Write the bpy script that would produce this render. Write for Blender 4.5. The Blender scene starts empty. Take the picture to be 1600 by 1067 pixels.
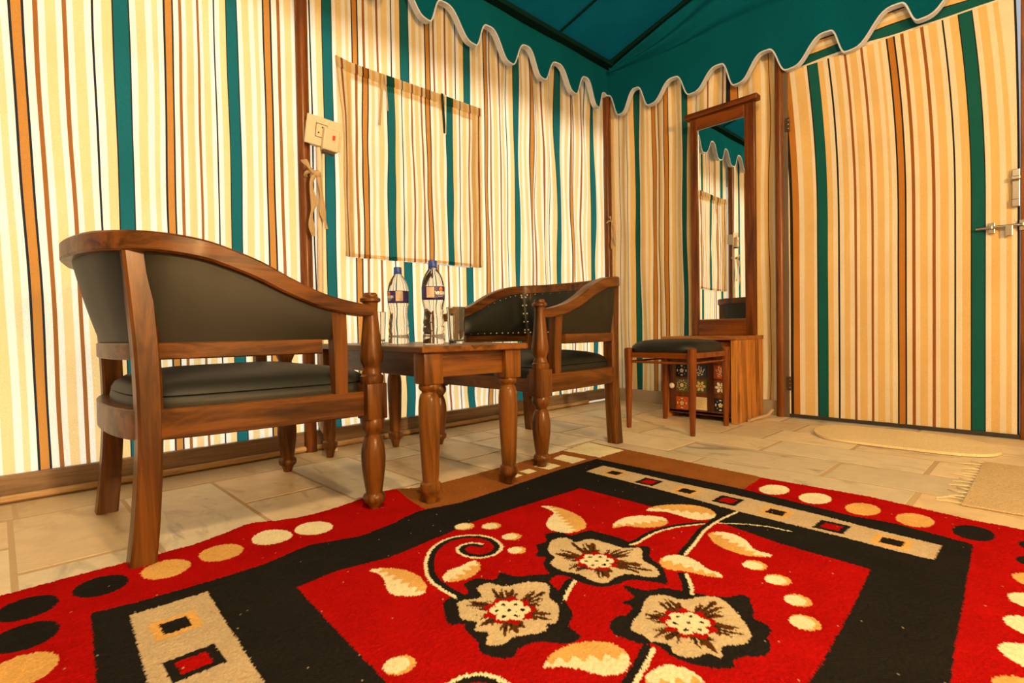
import bpy, bmesh, math, random
import numpy as np
from mathutils import Vector, Matrix, noise

random.seed(7)
rng = np.random.default_rng(7)
scene = bpy.context.scene
COL = scene.collection
PI = math.pi

# ------------------------------------------------------------------ camera
cd = bpy.data.cameras.new('camera')
cam = bpy.data.objects.new('camera', cd)
COL.objects.link(cam)
FW = Vector((0.69662445, 0.71718513, -0.0189702))
RT = Vector((0.71699965, -0.6968794, -0.01644998))
UP = Vector((0.02501762, 0.00214217, 0.99968472))
m = Matrix.Identity(4)
for i in range(3):
    m[i][0], m[i][1], m[i][2] = RT[i], UP[i], -FW[i]
m[0][3], m[1][3], m[2][3] = -3.34833, -2.38641, 0.53
cam.matrix_world = m
cd.sensor_width = 36.0
cd.lens = 829.42 * 36.0 / 1600.0
cd.clip_start = 0.02
scene.camera = cam

# ------------------------------------------------------------------ light and exposure
world = bpy.data.worlds.new('daylight')
scene.world = world
world.use_nodes = True
bgn = world.node_tree.nodes['Background']
bgn.inputs[0].default_value = (0.85, 0.93, 1.0, 1)
bgn.inputs[1].default_value = 0.55


def add_light(name, kind, loc, energy, colour, size=0.1):
    d = bpy.data.lights.new(name, kind)
    d.energy = energy
    d.color = colour
    if kind == 'POINT':
        d.shadow_soft_size = size
    o = bpy.data.objects.new(name, d)
    o.location = loc
    COL.objects.link(o)
    return o


sun = add_light('sun', 'SUN', (0, 6, 6), 7.7, (0.88, 0.94, 1.0))
sun.rotation_euler = Vector((0.12, -0.80, -0.50)).to_track_quat('-Z', 'Y').to_euler()
sun.data.angle = math.radians(14)
add_light('bedside_lamp_light', 'POINT', (-2.75, -4.5, 1.55), 370.0, (1.0, 0.63, 0.29), 0.09)
add_light('overhead_fill_light', 'POINT', (-3.3, -2.7, 2.62), 215.0, (1.0, 0.66, 0.33), 0.16)  # unseen warm fill added overhead to lift the floor and rug

scene.view_settings.view_transform = 'Standard'
scene.view_settings.look = 'None'
scene.view_settings.gamma = 1.0
scene.view_settings.use_curve_mapping = False
scene.view_settings.exposure = 0.0

# ------------------------------------------------------------------ scene bookkeeping


def tag(o, label=None, cat=None, group=None, kind=None):
    if label:
        o['label'] = label
    if cat:
        o['category'] = cat
    if group:
        o['group'] = group
    if kind:
        o['kind'] = kind
    return o


def empty(name, loc=(0, 0, 0), rz=0.0, parent=None):
    o = bpy.data.objects.new(name, None)
    o.empty_display_size = 0.05
    o.location = loc
    o.rotation_euler = (0, 0, rz)
    COL.objects.link(o)
    if parent:
        o.parent = parent
    return o


def link_mesh(name, me, mat, parent=None, smooth=False):
    if mat is not None:
        me.materials.append(mat)
    o = bpy.data.objects.new(name, me)
    COL.objects.link(o)
    if parent:
        o.parent = parent
    if smooth:
        me.polygons.foreach_set('use_smooth', [True] * len(me.polygons))
    return o


def obj(name, bm, mat, parent=None, smooth=False, angle=None):
    me = bpy.data.meshes.new(name)
    bmesh.ops.recalc_face_normals(bm, faces=bm.faces[:])
    bm.to_mesh(me)
    bm.free()
    o = link_mesh(name, me, mat, parent, smooth)
    if smooth:
        me.set_sharp_from_angle(angle=math.radians(angle or 38))
    return o


def copy_tree(root, loc, rz, label=None):
    r = root.copy()
    COL.objects.link(r)
    r.location = loc
    r.rotation_euler = (0, 0, rz)
    if label:
        r['label'] = label
    for ch in list(root.children):
        c = ch.copy()
        COL.objects.link(c)
        c.parent = r
        for g in list(ch.children):
            d = g.copy()
            COL.objects.link(d)
            d.parent = c
    return r

# ------------------------------------------------------------------ shape helpers


def box(bm, x0, x1, y0, y1, z0, z1, bev=0.0, mat=None):
    r = bmesh.ops.create_cube(bm, size=1.0)
    M = Matrix.Translation(((x0 + x1) / 2, (y0 + y1) / 2, (z0 + z1) / 2)) @ Matrix.Diagonal((abs(x1 - x0), abs(y1 - y0), abs(z1 - z0), 1))
    if mat is not None:
        M = mat @ M
    bmesh.ops.transform(bm, matrix=M, verts=r['verts'])
    if bev > 0:
        es = list({e for v in r['verts'] for e in v.link_edges})
        bmesh.ops.bevel(bm, geom=es, offset=bev, segments=2, profile=0.5, affect='EDGES')
    return bm


def new_box(*a, **k):
    return box(bmesh.new(), *a, **k)


def lathe(bm, prof, seg=24, cx=0.0, cy=0.0, cap=True):
    """prof: list of (r, z)."""
    rings = []
    for r, z in prof:
        if r < 1e-5:
            rings.append([bm.verts.new((cx, cy, z))])
        else:
            rings.append([bm.verts.new((cx + r * math.cos(2 * PI * i / seg), cy + r * math.sin(2 * PI * i / seg), z)) for i in range(seg)])
    for a, b in zip(rings, rings[1:]):
        for i in range(seg):
            j = (i + 1) % seg
            if len(a) == 1 and len(b) == 1:
                continue
            if len(a) == 1:
                bm.faces.new((a[0], b[i], b[j]))
            elif len(b) == 1:
                bm.faces.new((a[i], a[j], b[0]))
            else:
                bm.faces.new((a[i], a[j], b[j], b[i]))
    if cap:
        for R in (rings[0], rings[-1]):
            if len(R) > 2:
                bm.faces.new(R)
    return bm


def smooth_path(pts, n=6):
    """Catmull-Rom through pts."""
    P = [Vector(p) for p in pts]
    P = [2 * P[0] - P[1]] + P + [2 * P[-1] - P[-2]]
    out = []
    for i in range(1, len(P) - 2):
        a, b, c, d = P[i - 1], P[i], P[i + 1], P[i + 2]
        for k in range(n):
            t = k / n
            out.append(0.5 * ((2 * b) + (c - a) * t + (2 * a - 5 * b + 4 * c - d) * t * t + (-a + 3 * b - 3 * c + d) * t ** 3))
    out.append(P[-2])
    return out


def sweep(bm, pts, w, h, ch=0.18, cap=True):
    """Rail of rectangular section (w sideways, h upright) with eased corners along pts; w and h may be functions of 0..1."""
    n = len(pts)
    rings = []
    for i, p in enumerate(pts):
        t = (pts[min(i + 1, n - 1)] - pts[max(i - 1, 0)])
        t.normalize()
        side = t.cross(Vector((0, 0, 1)))
        if side.length < 1e-4:
            side = Vector((1, 0, 0))
        side.normalize()
        up = side.cross(t)
        f = i / (n - 1)
        ww = (w(f) if callable(w) else w) / 2
        hh = (h(f) if callable(h) else h) / 2
        c = ch * min(ww, hh) * 2
        sec = [(-ww + c, -hh), (ww - c, -hh), (ww, -hh + c), (ww, hh - c), (ww - c, hh), (-ww + c, hh), (-ww, hh - c), (-ww, -hh + c)]
        rings.append([bm.verts.new(p + side * a + up * b) for a, b in sec])
    for a, b in zip(rings, rings[1:]):
        for i in range(8):
            j = (i + 1) % 8
            bm.faces.new((a[i], a[j], b[j], b[i]))
    if cap:
        bm.faces.new(rings[0])
        bm.faces.new(rings[-1])
    return bm


def tube(bm, pts, r, seg=8, cap=True):
    n = len(pts)
    rings = []
    prev = None
    for i, p in enumerate(pts):
        t = (pts[min(i + 1, n - 1)] - pts[max(i - 1, 0)]).normalized()
        ref = prev if prev is not None else (Vector((0, 0, 1)) if abs(t.z) < 0.9 else Vector((1, 0, 0)))
        a = (ref - t * ref.dot(t)).normalized()
        prev = a
        b = t.cross(a)
        rr = r(i / (n - 1)) if callable(r) else r
        rings.append([bm.verts.new(p + (a * math.cos(2 * PI * k / seg) + b * math.sin(2 * PI * k / seg)) * rr) for k in range(seg)])
    for a, b in zip(rings, rings[1:]):
        for i in range(seg):
            j = (i + 1) % seg
            bm.faces.new((a[i], a[j], b[j], b[i]))
    if cap:
        bm.faces.new(rings[0])
        bm.faces.new(rings[-1])
    return bm


def prism(bm, poly, z0, z1):
    a = [bm.verts.new((x, y, z0)) for x, y in poly]
    b = [bm.verts.new((x, y, z1)) for x, y in poly]
    bm.faces.new(a)
    bm.faces.new(b)
    n = len(poly)
    for i in range(n):
        j = (i + 1) % n
        bm.faces.new((a[i], a[j], b[j], b[i]))
    return bm


def grid_mesh(name, P, cols=None, keepf=None):
    """P: (nu, nv, 3) array -> mesh; cols: (nu-1, 3) colour for each column of faces."""
    nu, nv = P.shape[:2]
    idx = np.arange(nu * nv).reshape(nu, nv)
    F = np.stack([idx[:-1, :-1], idx[1:, :-1], idx[1:, 1:], idx[:-1, 1:]], -1).reshape(-1, 4)
    if keepf is not None:
        F = F[keepf.ravel()]
    me = bpy.data.meshes.new(name)
    me.from_pydata(P.reshape(-1, 3).tolist(), [], F.tolist())
    if cols is not None:
        fc = np.repeat(cols[:, None, :], nv - 1, axis=1).reshape(-1, 3)
        if keepf is not None:
            fc = fc[keepf.ravel()]
        cc = np.ones((len(fc), 4, 4), np.float32)
        cc[:, :, :3] = fc[:, None, :]
        at = me.color_attributes.new('Col', 'FLOAT_COLOR', 'CORNER')
        at.data.foreach_set('color', cc.ravel())
    me.polygons.foreach_set('use_smooth', [True] * len(me.polygons))
    return me

# ------------------------------------------------------------------ materials


class NT:
    def __init__(self, name):
        self.m = bpy.data.materials.new(name)
        self.m.use_nodes = True
        self.t = self.m.node_tree
        self.t.nodes.clear()
        self.out = self.t.nodes.new('ShaderNodeOutputMaterial')

    def n(self, kind, **kw):
        nd = self.t.nodes.new('ShaderNode' + kind)
        for k, v in kw.items():
            if hasattr(nd, k):
                setattr(nd, k, v)
        return nd

    def l(self, a, b):
        self.t.links.new(a, b)

    def surf(self, s):
        self.l(s, self.out.inputs[0])
        return self.m

    def coord(self, which='Object', scale=(1, 1, 1), rand=False):
        tc = self.n('TexCoord')
        mp = self.n('Mapping')
        mp.inputs['Scale'].default_value = scale
        src = tc.outputs[which]
        if rand:
            oi = self.n('ObjectInfo')
            ml = self.n('VectorMath', operation='SCALE')
            cmb = self.n('CombineXYZ')
            for i in range(3):
                self.l(oi.outputs['Random'], cmb.inputs[i])
            self.l(cmb.outputs[0], ml.inputs[0])
            ml.inputs['Scale'].default_value = 7.3
            ad = self.n('VectorMath', operation='ADD')
            self.l(src, ad.inputs[0])
            self.l(ml.outputs[0], ad.inputs[1])
            src = ad.outputs[0]
        self.l(src, mp.inputs['Vector'])
        return mp.outputs[0]

    def noise(self, vec, scale, detail=4, rough=0.55, dist=0.0):
        nz = self.n('TexNoise')
        nz.inputs['Scale'].default_value = scale
        nz.inputs['Detail'].default_value = detail
        nz.inputs['Roughness'].default_value = rough
        nz.inputs['Distortion'].default_value = dist
        if vec is not None:
            self.l(vec, nz.inputs['Vector'])
        return nz.outputs['Fac']

    def ramp(self, fac, stops):
        r = self.n('ValToRGB')
        e = r.color_ramp.elements
        while len(e) > 1:
            e.remove(e[-1])
        e[0].position = stops[0][0]
        e[0].color = (*stops[0][1], 1)
        for p, c in stops[1:]:
            x = e.new(p)
            x.color = (*c, 1)
        self.l(fac, r.inputs[0])
        return r.outputs[0]

    def mix(self, a, b, fac, mode='MIX'):
        mx = self.n('Mix', data_type='RGBA', blend_type=mode)
        for sock, v in ((mx.inputs[0], fac), (mx.inputs[6], a), (mx.inputs[7], b)):
            if hasattr(v, 'is_linked'):
                self.l(v, sock)
            elif isinstance(v, tuple):
                sock.default_value = (*v, 1)
            else:
                sock.default_value = v
        return mx.outputs[2]

    def bump(self, h, strength=0.3, dist=0.005):
        b = self.n('Bump')
        b.inputs['Strength'].default_value = strength
        b.inputs['Distance'].default_value = dist
        self.l(h, b.inputs['Height'])
        return b.outputs[0]

    def bsdf(self, col, rough=0.5, normal=None, **kw):
        p = self.n('BsdfPrincipled')
        if hasattr(col, 'is_linked'):
            self.l(col, p.inputs['Base Color'])
        else:
            p.inputs['Base Color'].default_value = (*col, 1)
        if hasattr(rough, 'is_linked'):
            self.l(rough, p.inputs['Roughness'])
        else:
            p.inputs['Roughness'].default_value = rough
        if normal is not None:
            self.l(normal, p.inputs['Normal'])
        for k, v in kw.items():
            p.inputs[k.replace('_', ' ')].default_value = v
        return p.outputs[0]


def mat_plain(name, col, rough=0.5, **kw):
    t = NT(name)
    v = t.coord('Object')
    nz = t.noise(v, 60, 3)
    c = t.mix(tuple(x * 0.9 for x in col), tuple(min(1, x * 1.08) for x in col), nz)
    return t.surf(t.bsdf(c, rough, **kw))


def mat_cloth(name, col=None, trans=0.45, weave=420.0, spot=0.10, tcol=None):
    """Thin cloth; col None takes the woven stripe colours stored on the mesh."""
    t = NT(name)
    v = t.coord('Object')
    if col is None:
        a = t.n('VertexColor', layer_name='Col')
        base = a.outputs['Color']
    else:
        rg = t.n('RGB')
        rg.outputs[0].default_value = (*col, 1)
        base = rg.outputs[0]
    nz = t.noise(v, weave, 2, 0.6)
    nz2 = t.noise(v, 3.5, 4, 0.6)
    grey = t.ramp(nz, [(0.25, (1 - 2 * spot,) * 3), (0.75, (1 + spot,) * 3)])
    base = t.mix(base, grey, 1.0, 'MULTIPLY')
    soil = t.ramp(nz2, [(0.3, (0.93, 0.90, 0.84)), (0.65, (1, 1, 1))])
    base = t.mix(base, soil, 1.0, 'MULTIPLY')
    nrm = t.bump(nz, 0.25, 0.002)
    d = t.n('BsdfDiffuse')
    tr = t.n('BsdfTranslucent')
    t.l(base, d.inputs[0])
    t.l(base, tr.inputs[0])
    t.l(nrm, d.inputs['Normal'])
    ms = t.n('MixShader')
    ms.inputs[0].default_value = trans
    t.l(d.outputs[0], ms.inputs[1])
    t.l(tr.outputs[0], ms.inputs[2])
    return t.surf(ms.outputs[0])


def mat_wood(name, light, dark, axis=2, rough=0.36, freq=1.0, knots=0.0, streak=0.5):
    t = NT(name)
    sc = [14.0 * freq, 14.0 * freq, 14.0 * freq]
    sc[axis] = 1.3 * freq
    v = t.coord('Object', tuple(sc), rand=True)
    n1 = t.noise(v, 1.6, 6, 0.62, 0.9)
    sc2 = [s * 6 for s in sc]
    sc2[axis] = 3.0 * freq
    v2 = t.coord('Object', tuple(sc2), rand=True)
    n2 = t.noise(v2, 1.5, 3, 0.6)
    c = t.ramp(n1, [(0.28, dark), (0.45, tuple((a + b) / 2 for a, b in zip(light, dark))), (0.56, light), (0.72, tuple(min(1, x * 1.18) for x in light))])
    g = t.ramp(n2, [(0.3, (1 - 0.45 * streak,) * 3), (0.62, (1.0,) * 3)])
    c = t.mix(c, g, 1.0, 'MULTIPLY')
    if knots > 0:
        v3 = t.coord('Object', (4, 4, 4), rand=True)
        vo = t.n('TexVoronoi')
        vo.inputs['Scale'].default_value = 1.6
        t.l(v3, vo.inputs['Vector'])
        k = t.ramp(vo.outputs['Distance'], [(0.04, (0.25, 0.16, 0.1)), (0.13, (1, 1, 1))])
        c = t.mix(c, k, knots, 'MULTIPLY')
    nrm = t.bump(n2, 0.08, 0.001)
    return t.surf(t.bsdf(c, rough, nrm, Coat_Weight=0.10, Coat_Roughness=0.14, Specular_IOR_Level=0.25))


CH_L, CH_D = (0.150, 0.054, 0.0085), (0.020, 0.006, 0.0012)
WOOD = {a: mat_wood('chair wood ' + 'xyz'[a], CH_L, CH_D, a, knots=0.5) for a in range(3)}
TBL = {a: mat_wood('table wood ' + 'xyz'[a], (0.20, 0.076, 0.012), (0.028, 0.009, 0.0016), a, knots=0.6) for a in range(3)}
POLE = mat_wood('pole wood', (0.20, 0.062, 0.009), (0.09, 0.026, 0.004), 2, 0.38)
MIRW = mat_wood('mirror frame wood', (0.155, 0.042, 0.005), (0.035, 0.009, 0.0015), 2, 0.3)
MIRW_Y = mat_wood('mirror rail wood', (0.18, 0.050, 0.006), (0.045, 0.011, 0.0015), 1, 0.3)
CABW = mat_wood('cabinet side wood', (0.52, 0.22, 0.045), (0.10, 0.028, 0.005), 2, 0.32, 0.9)
CABT = mat_wood('cabinet top wood', (0.38, 0.15, 0.038), (0.17, 0.055, 0.013), 1, 0.3)
CABD = mat_wood('cabinet front wood', (0.17, 0.052, 0.012), (0.07, 0.02, 0.005), 2, 0.35)
STLW = mat_wood('stool wood', (0.21, 0.055, 0.007), (0.11, 0.026, 0.0035), 2, 0.24, streak=0.3)
STLX = mat_wood('stool rail wood', (0.20, 0.052, 0.007), (0.10, 0.024, 0.0035), 1, 0.26, streak=0.3)
BASEW = mat_wood('baseboard wood', (0.30, 0.205, 0.135), (0.19, 0.118, 0.070), 0, 0.55)
BEADW = mat_wood('bead wood', (0.60, 0.40, 0.205), (0.36, 0.205, 0.09), 0, 0.5)

FABRIC = mat_cloth('striped canvas', None, 0.46)
FABRIC_FLAP = mat_cloth('striped canvas flap', None, 0.33)
FABRIC_IN = mat_cloth('striped canvas dense', None, 0.10)
TEAL = mat_cloth('teal roof canvas', (0.003, 0.105, 0.165), 0.09, 300, 0.16)
TEAL_D = mat_cloth('dark green webbing', (0.005, 0.026, 0.026), 0.08, 300, 0.1)
PIPING = mat_plain('grey white piping', (0.52, 0.58, 0.70), 0.8)
TIE = mat_cloth('unbleached cotton', (0.62, 0.47, 0.30), 0.2)
TIE_D = mat_cloth('dark cotton', (0.03, 0.05, 0.045), 0.2)


def mat_leather():
    t = NT('black leatherette')
    v = t.coord('Object')
    n1 = t.noise(v, 420, 2, 0.6)
    n2 = t.noise(v, 5, 3, 0.6)
    c = t.mix((0.0065, 0.0075, 0.0058), (0.0125, 0.0137, 0.0105), n2)
    return t.surf(t.bsdf(c, 0.5, t.bump(n1, 0.25, 0.001), Specular_IOR_Level=0.4))


LEATHER = mat_leather()


def mat_rug():
    t = NT('tufted rug')
    a = t.n('VertexColor', layer_name='Col')
    v = t.coord('Object')
    n1 = t.noise(v, 520, 2, 0.7)
    n2 = t.noise(v, 9, 3, 0.6)
    k = t.ramp(n1, [(0.25, (0.78,) * 3), (0.7, (1.08,) * 3)])
    c = t.mix(a.outputs['Color'], k, 1.0, 'MULTIPLY')
    k2 = t.ramp(n2, [(0.3, (0.86,) * 3), (0.7, (1.06,) * 3)])
    c = t.mix(c, k2, 1.0, 'MULTIPLY')
    return t.surf(t.bsdf(c, 0.95, t.bump(n1, 0.4, 0.002), Specular_IOR_Level=0.0))


RUG = mat_rug()


def mat_stone(name, base, vein, tint):
    t = NT(name)
    v = t.coord('Object', (1, 1, 1), rand=True)
    vs = t.coord('Object', (5, 1.6, 1), rand=True)
    n1 = t.noise(vs, 2.2, 6, 0.6, 1.2)
    n2 = t.noise(v, 14, 5, 0.65, 0.4)
    n3 = t.noise(v, 160, 2, 0.6)
    c = t.ramp(n1, [(0.3, vein), (0.44, base), (0.62, base), (0.78, tint)])
    g = t.ramp(n2, [(0.3, (0.86, 0.85, 0.83)), (0.6, (1, 1, 1))])
    c = t.mix(c, g, 1.0, 'MULTIPLY')
    oi = t.n('ObjectInfo')
    sh = t.ramp(oi.outputs['Random'], [(0.0, (0.80, 0.79, 0.77)), (0.5, (0.95, 0.94, 0.92)), (1.0, (1.06, 1.05, 1.02))])
    c = t.mix(c, sh, 1.0, 'MULTIPLY')
    return t.surf(t.bsdf(c, 0.42, t.bump(n3, 0.12, 0.001), Specular_IOR_Level=0.35))


STONE = [mat_stone('floor stone cream', (0.80, 0.67, 0.47), (0.56, 0.46, 0.31), (0.84, 0.73, 0.54)),
         mat_stone('floor stone grey', (0.70, 0.62, 0.47), (0.38, 0.34, 0.27), (0.80, 0.71, 0.55)),
         mat_stone('floor stone sand', (0.73, 0.57, 0.36), (0.60, 0.44, 0.25), (0.78, 0.64, 0.44))]
GROUT = mat_plain('sandy grout', (0.50, 0.365, 0.215), 0.9)
EARTH = mat_plain('pale outdoor ground', (0.62, 0.52, 0.38), 0.95)
PLASTIC = mat_plain('ivory plastic', (0.68, 0.58, 0.45), 0.42)
PLASTIC_D = mat_plain('dark plastic', (0.03, 0.025, 0.02), 0.5)
RED = mat_plain('red switch', (0.75, 0.03, 0.01), 0.4)
STEEL = mat_plain('brushed steel', (0.40, 0.38, 0.36), 0.28, Metallic=1.0)
BRASS = mat_plain('dull hinge', (0.10, 0.06, 0.03), 0.45, Metallic=0.6)
NAIL = mat_plain('brass nail', (0.85, 0.76, 0.58), 0.25, Metallic=0.4)
WOOL = mat_cloth('cream wool', (0.90, 0.74, 0.46), 0.05, 260, 0.14)
DURRIE = mat_cloth('sand durrie', (0.64, 0.49, 0.29), 0.05, 200, 0.16)


def mat_glass(name, ior, col=(1, 1, 1), rough=0.0):
    t = NT(name)
    g = t.n('BsdfGlass')
    g.inputs['Color'].default_value = (*col, 1)
    g.inputs['IOR'].default_value = ior
    g.inputs['Roughness'].default_value = rough
    return t.surf(g.outputs[0])


GLASS = mat_glass('tumbler glass', 1.48, (0.97, 0.98, 0.97))
WATER = mat_glass('clear bottle of water', 1.30, (0.985, 0.985, 0.975))
CAPB = mat_plain('blue cap', (0.02, 0.06, 0.36), 0.4)
LABEL = mat_plain('violet label', (0.035, 0.022, 0.14), 0.45)
LABELW = mat_plain('white print', (0.85, 0.82, 0.80), 0.6)
LABELC = mat_plain('cream print', (0.66, 0.52, 0.40), 0.6)
LABELO = mat_plain('orange print', (0.85, 0.28, 0.03), 0.6)
LABELR = mat_plain('red print', (0.70, 0.06, 0.01), 0.6)
LABELG = mat_plain('grey print', (0.30, 0.22, 0.16), 0.6)
MIRROR = None
tm = NT('mirror silver')
gl = tm.n('BsdfGlossy')
gl.inputs['Roughness'].default_value = 0.0
gl.inputs[0].default_value = (0.90, 0.92, 0.90, 1)
MIRROR = tm.surf(gl.outputs[0])

# ------------------------------------------------------------------ floor
COLR = {'W': (0.78, 0.70, 0.54), 'C': (0.74, 0.515, 0.215), 'c': (0.73, 0.53, 0.24), 'b': (0.30, 0.105, 0.022), 'O': (0.47, 0.195, 0.036),
        'K': (0.024, 0.023, 0.024), 'G': (0.012, 0.105, 0.098)}

tag(obj('ground', new_box(-7, 4, 0.02, 6, -0.10, -0.012), EARTH), kind='structure')
fl = tag(obj('floor', new_box(-5.1, 0.25, -5.1, 0.06, -0.08, -0.0010), GROUT), kind='structure')


def slab(x0, x1, y0, y1, k):
    g = 0.0060
    cx, cy = (x0 + x1) / 2, (y0 + y1) / 2
    b = new_box(x0 - cx + g, x1 - cx - g, y0 - cy + 0.009, y1 - cy - 0.009, -0.02, 0.0, bev=0.0009)
    o = obj('slab', b, STONE[k], fl)
    o.location = (cx, cy, random.uniform(-0.0006, 0.0002))
    return o


xs = [-4.66, -4.395, -4.13, -3.865, -3.60, -3.333, -3.065, -2.80, -2.535, -2.27, -2.00, -1.735, -1.50, -1.265, -1.0, -0.735, -0.462, -0.20, 0.03]
joints = {-1.265: [-0.58, -1.21, -1.80, -2.42], -1.0: [-0.885, -1.49, -2.06, -2.66], -0.735: [-0.56, -1.195, -1.40, -1.77, -2.35],
          -0.462: [-0.55, -0.86, -1.45, -2.05], -1.50: [-0.83, -1.375, -2.08, -2.7], -0.20: [-0.7, -1.3, -1.9, -2.5], -1.735: [-0.42, -0.98, -1.6]}
for i in range(len(xs) - 1):
    x0, x1 = xs[i], xs[i + 1]
    js = list(joints.get(x0, []))
    if not js:
        js = [-0.24 - 0.60 * ((i * 0.37) % 1.0)]
        if js[0] > -0.4:
            js[0] -= 0.6
    while js[-1] > -4.2:
        js.append(js[-1] - 0.6)
    ys = [-0.24 if x1 < -0.25 else -0.03] + [j for j in js]
    for a, b_ in zip(ys, ys[1:]):
        k = random.choice([0, 0, 1, 2]) if x0 > -1.4 else random.choice([1, 1, 0, 2])
        slab(x0, x1, b_, a, k)
px = [-4.66, -3.95, -3.32, -2.42, -1.55, -0.85, -0.20]
for a, b_ in zip(px, px[1:]):
    slab(a, b_, -0.24, -0.03, 2)

# ------------------------------------------------------------------ striped canvas walls
# one repeat of the weave: widths in metres from the middle of an orange band
REP = [('O', .0123), ('K', .007), ('W', .0224), ('b', .0137), ('W', .0186), ('C', .030), ('W', .018), ('b', .013), ('W', .018), ('C', .032), ('W', .0205), ('K', .007),
       ('W', .0227), ('C', .0306), ('K', .0045), ('G', .045), ('K', .0045), ('W', .019), ('C', .030), ('W', .0214), ('c', .018), ('W', .018), ('K', .007), ('O', .0123)]
TOT = sum(w for _, w in REP)
CUM = np.concatenate([[0], np.cumsum([w for _, w in REP])]) / TOT
GPH = (CUM[15] + CUM[16]) / 2


def stripes(anchors, s0, s1, rev=False):
    """anchors: (position, phase) along the wall; returns edges and colour keys clipped to s0..s1."""
    A = sorted(anchors)
    sp = np.array([a[0] for a in A])
    ph = np.array([a[1] for a in A])

    def pos(p):
        if rev:
            return float(np.interp(-p, -ph, sp)) if ph.min() <= p <= ph.max() else (sp[0] - (p - ph[0]) * TOT if p > ph[0] else sp[-1] + (ph[-1] - p) * TOT)
        if p < ph[0]:
            return sp[0] + (p - ph[0]) * TOT
        if p > ph[-1]:
            return sp[-1] + (p - ph[-1]) * TOT
        return float(np.interp(p, ph, sp))
    segs = []
    for k in range(int(math.floor(ph.min())) - 8, int(math.ceil(ph.max())) + 9):
        for i, (c, _) in enumerate(REP):
            a, b = pos(k + CUM[i]), pos(k + CUM[i + 1])
            if a > b:
                a, b = b, a
            a, b = max(a, s0), min(b, s1)
            if b - a > 1e-5:
                segs.append((a, b, c))
    segs.sort()
    return segs


def fabric(name, segs, z0, z1, fn, mat, parent=None, nz=36, step=0.011, hole=None):
    S, cols = [segs[0][0]], []
    for a, b, c in segs:
        n = max(1, int(math.ceil((b - a) / step)))
        for k in range(n):
            S.append(a + (b - a) * (k + 1) / n)
            cols.append(COLR[c])
    S = np.array(S)
    Z = np.linspace(z0, z1, nz + 1)
    SS, ZZ = np.meshgrid(S, Z, indexing='ij')
    P = fn(SS, ZZ)
    keepf = None
    if hole:  # window opening cut in the cloth
        sm, zm = (S[:-1] + S[1:]) / 2, (Z[:-1] + Z[1:]) / 2
        keepf = ~(((sm > hole[0]) & (sm < hole[1]))[:, None] & ((zm > hole[2]) & (zm < hole[3]))[None, :])
    return link_mesh(name, grid_mesh(name, P, np.array(cols), keepf), mat, parent)


def wob(a, b, seed=0.0):
    """smooth wander, about -1..1"""
    return (np.sin(a * 2.1 + b * 1.7 + seed) + np.sin(a * 5.3 - b * 2.9 + seed * 2.3) * 0.6 + np.sin(a * 9.7 + b * 5.1 + seed * 1.1) * 0.35) / 1.95


wl = tag(empty('wall_left', (0, 0, 0)), kind='structure')


def left_panel(S, Z):
    lean = np.clip((-2.85 - S) / 0.4, 0, 1.2) * -0.0235 * (Z - 0.9)
    x = S + lean + 0.004 * wob(S * 3, Z * 2.2, 0.4)
    y = 0.012 + 0.004 * wob(S * 4, Z * 1.2, 1.0) + 0.012 * np.exp(-((S + 2.755) / 0.018) ** 2) * -1.0
    return np.stack([x, y, Z], -1)


def right_panel(S, Z):
    g = np.clip((S + 1.5) / 0.7, 0.25, 1.0)
    low = np.clip((0.6 - Z) / 0.5, 0, 1)
    x = S + g * (0.006 * wob(S * 6, Z * 3.1, 2.0) + 0.006 * np.sin(Z * 7 + S * 15)) + 0.005 * low * np.sin(Z * 24 + S * 9)
    x = np.clip(x, -2.33, 0.012)
    y = 0.016 + g * 0.013 * np.sin(S * 48 + 1.6 * wob(S * 2, Z * 1.3, 3.0)) + 0.004 * low * np.sin(S * 30 + Z * 20)
    return np.stack([x, y, Z], -1)


sg = stripes([(-3.256, 0), (-2.986, GPH), (-2.843, 1), (-2.615, 1 + GPH), (-2.470, 2)], -4.95, -2.325)
fabric('fabric_panel', sg, 0.07, 2.5, left_panel, FABRIC, wl)
sg = stripes([(-2.195, GPH), (-2.054, 1), (-1.770, 1 + GPH), (-1.625, 2), (-1.350, 2 + GPH), (-1.205, 3), (-0.953, 3 + GPH), (-0.814, 4), (-0.553, 4 + GPH), (-0.409, 5), (-0.162, 5 + GPH)], -2.325, 0.012)
fabric('fabric_panel', sg, 0.085, 2.5, right_panel, FABRIC, wl, nz=50, hole=(-2.105, -1.355, 0.91, 1.785))

b = new_box(-4.95, -0.30, -0.012, 0.026, -0.004, 0.088, bev=0.002)
tag(obj('baseboard_left', b, BASEW), kind='structure')
bb = bpy.data.objects['baseboard_left']
bm = bmesh.new()
sweep(bm, [Vector((x, -0.022 + 0.002 * math.sin(x * 5), 0.0145)) for x in np.linspace(-4.95, -0.30, 40)], 0.022, 0.024, 0.3)
obj('bead', bm, BEADW, bb, True)
b = new_box(-0.30, -0.03, -0.012, 0.026, 0.014, 0.088, bev=0.002)
obj('board_end', b, BASEW, bb)

wr = tag(empty('wall_right', (0, 0, 0)), kind='structure')


def seq(start, items, sign=-1):
    """items: (end position magnitude, key) -> segments along negative y"""
    out, a = [], start
    for e, k in items:
        out.append((-e, -a, k))
        a = e
    out.sort()
    return out


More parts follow.
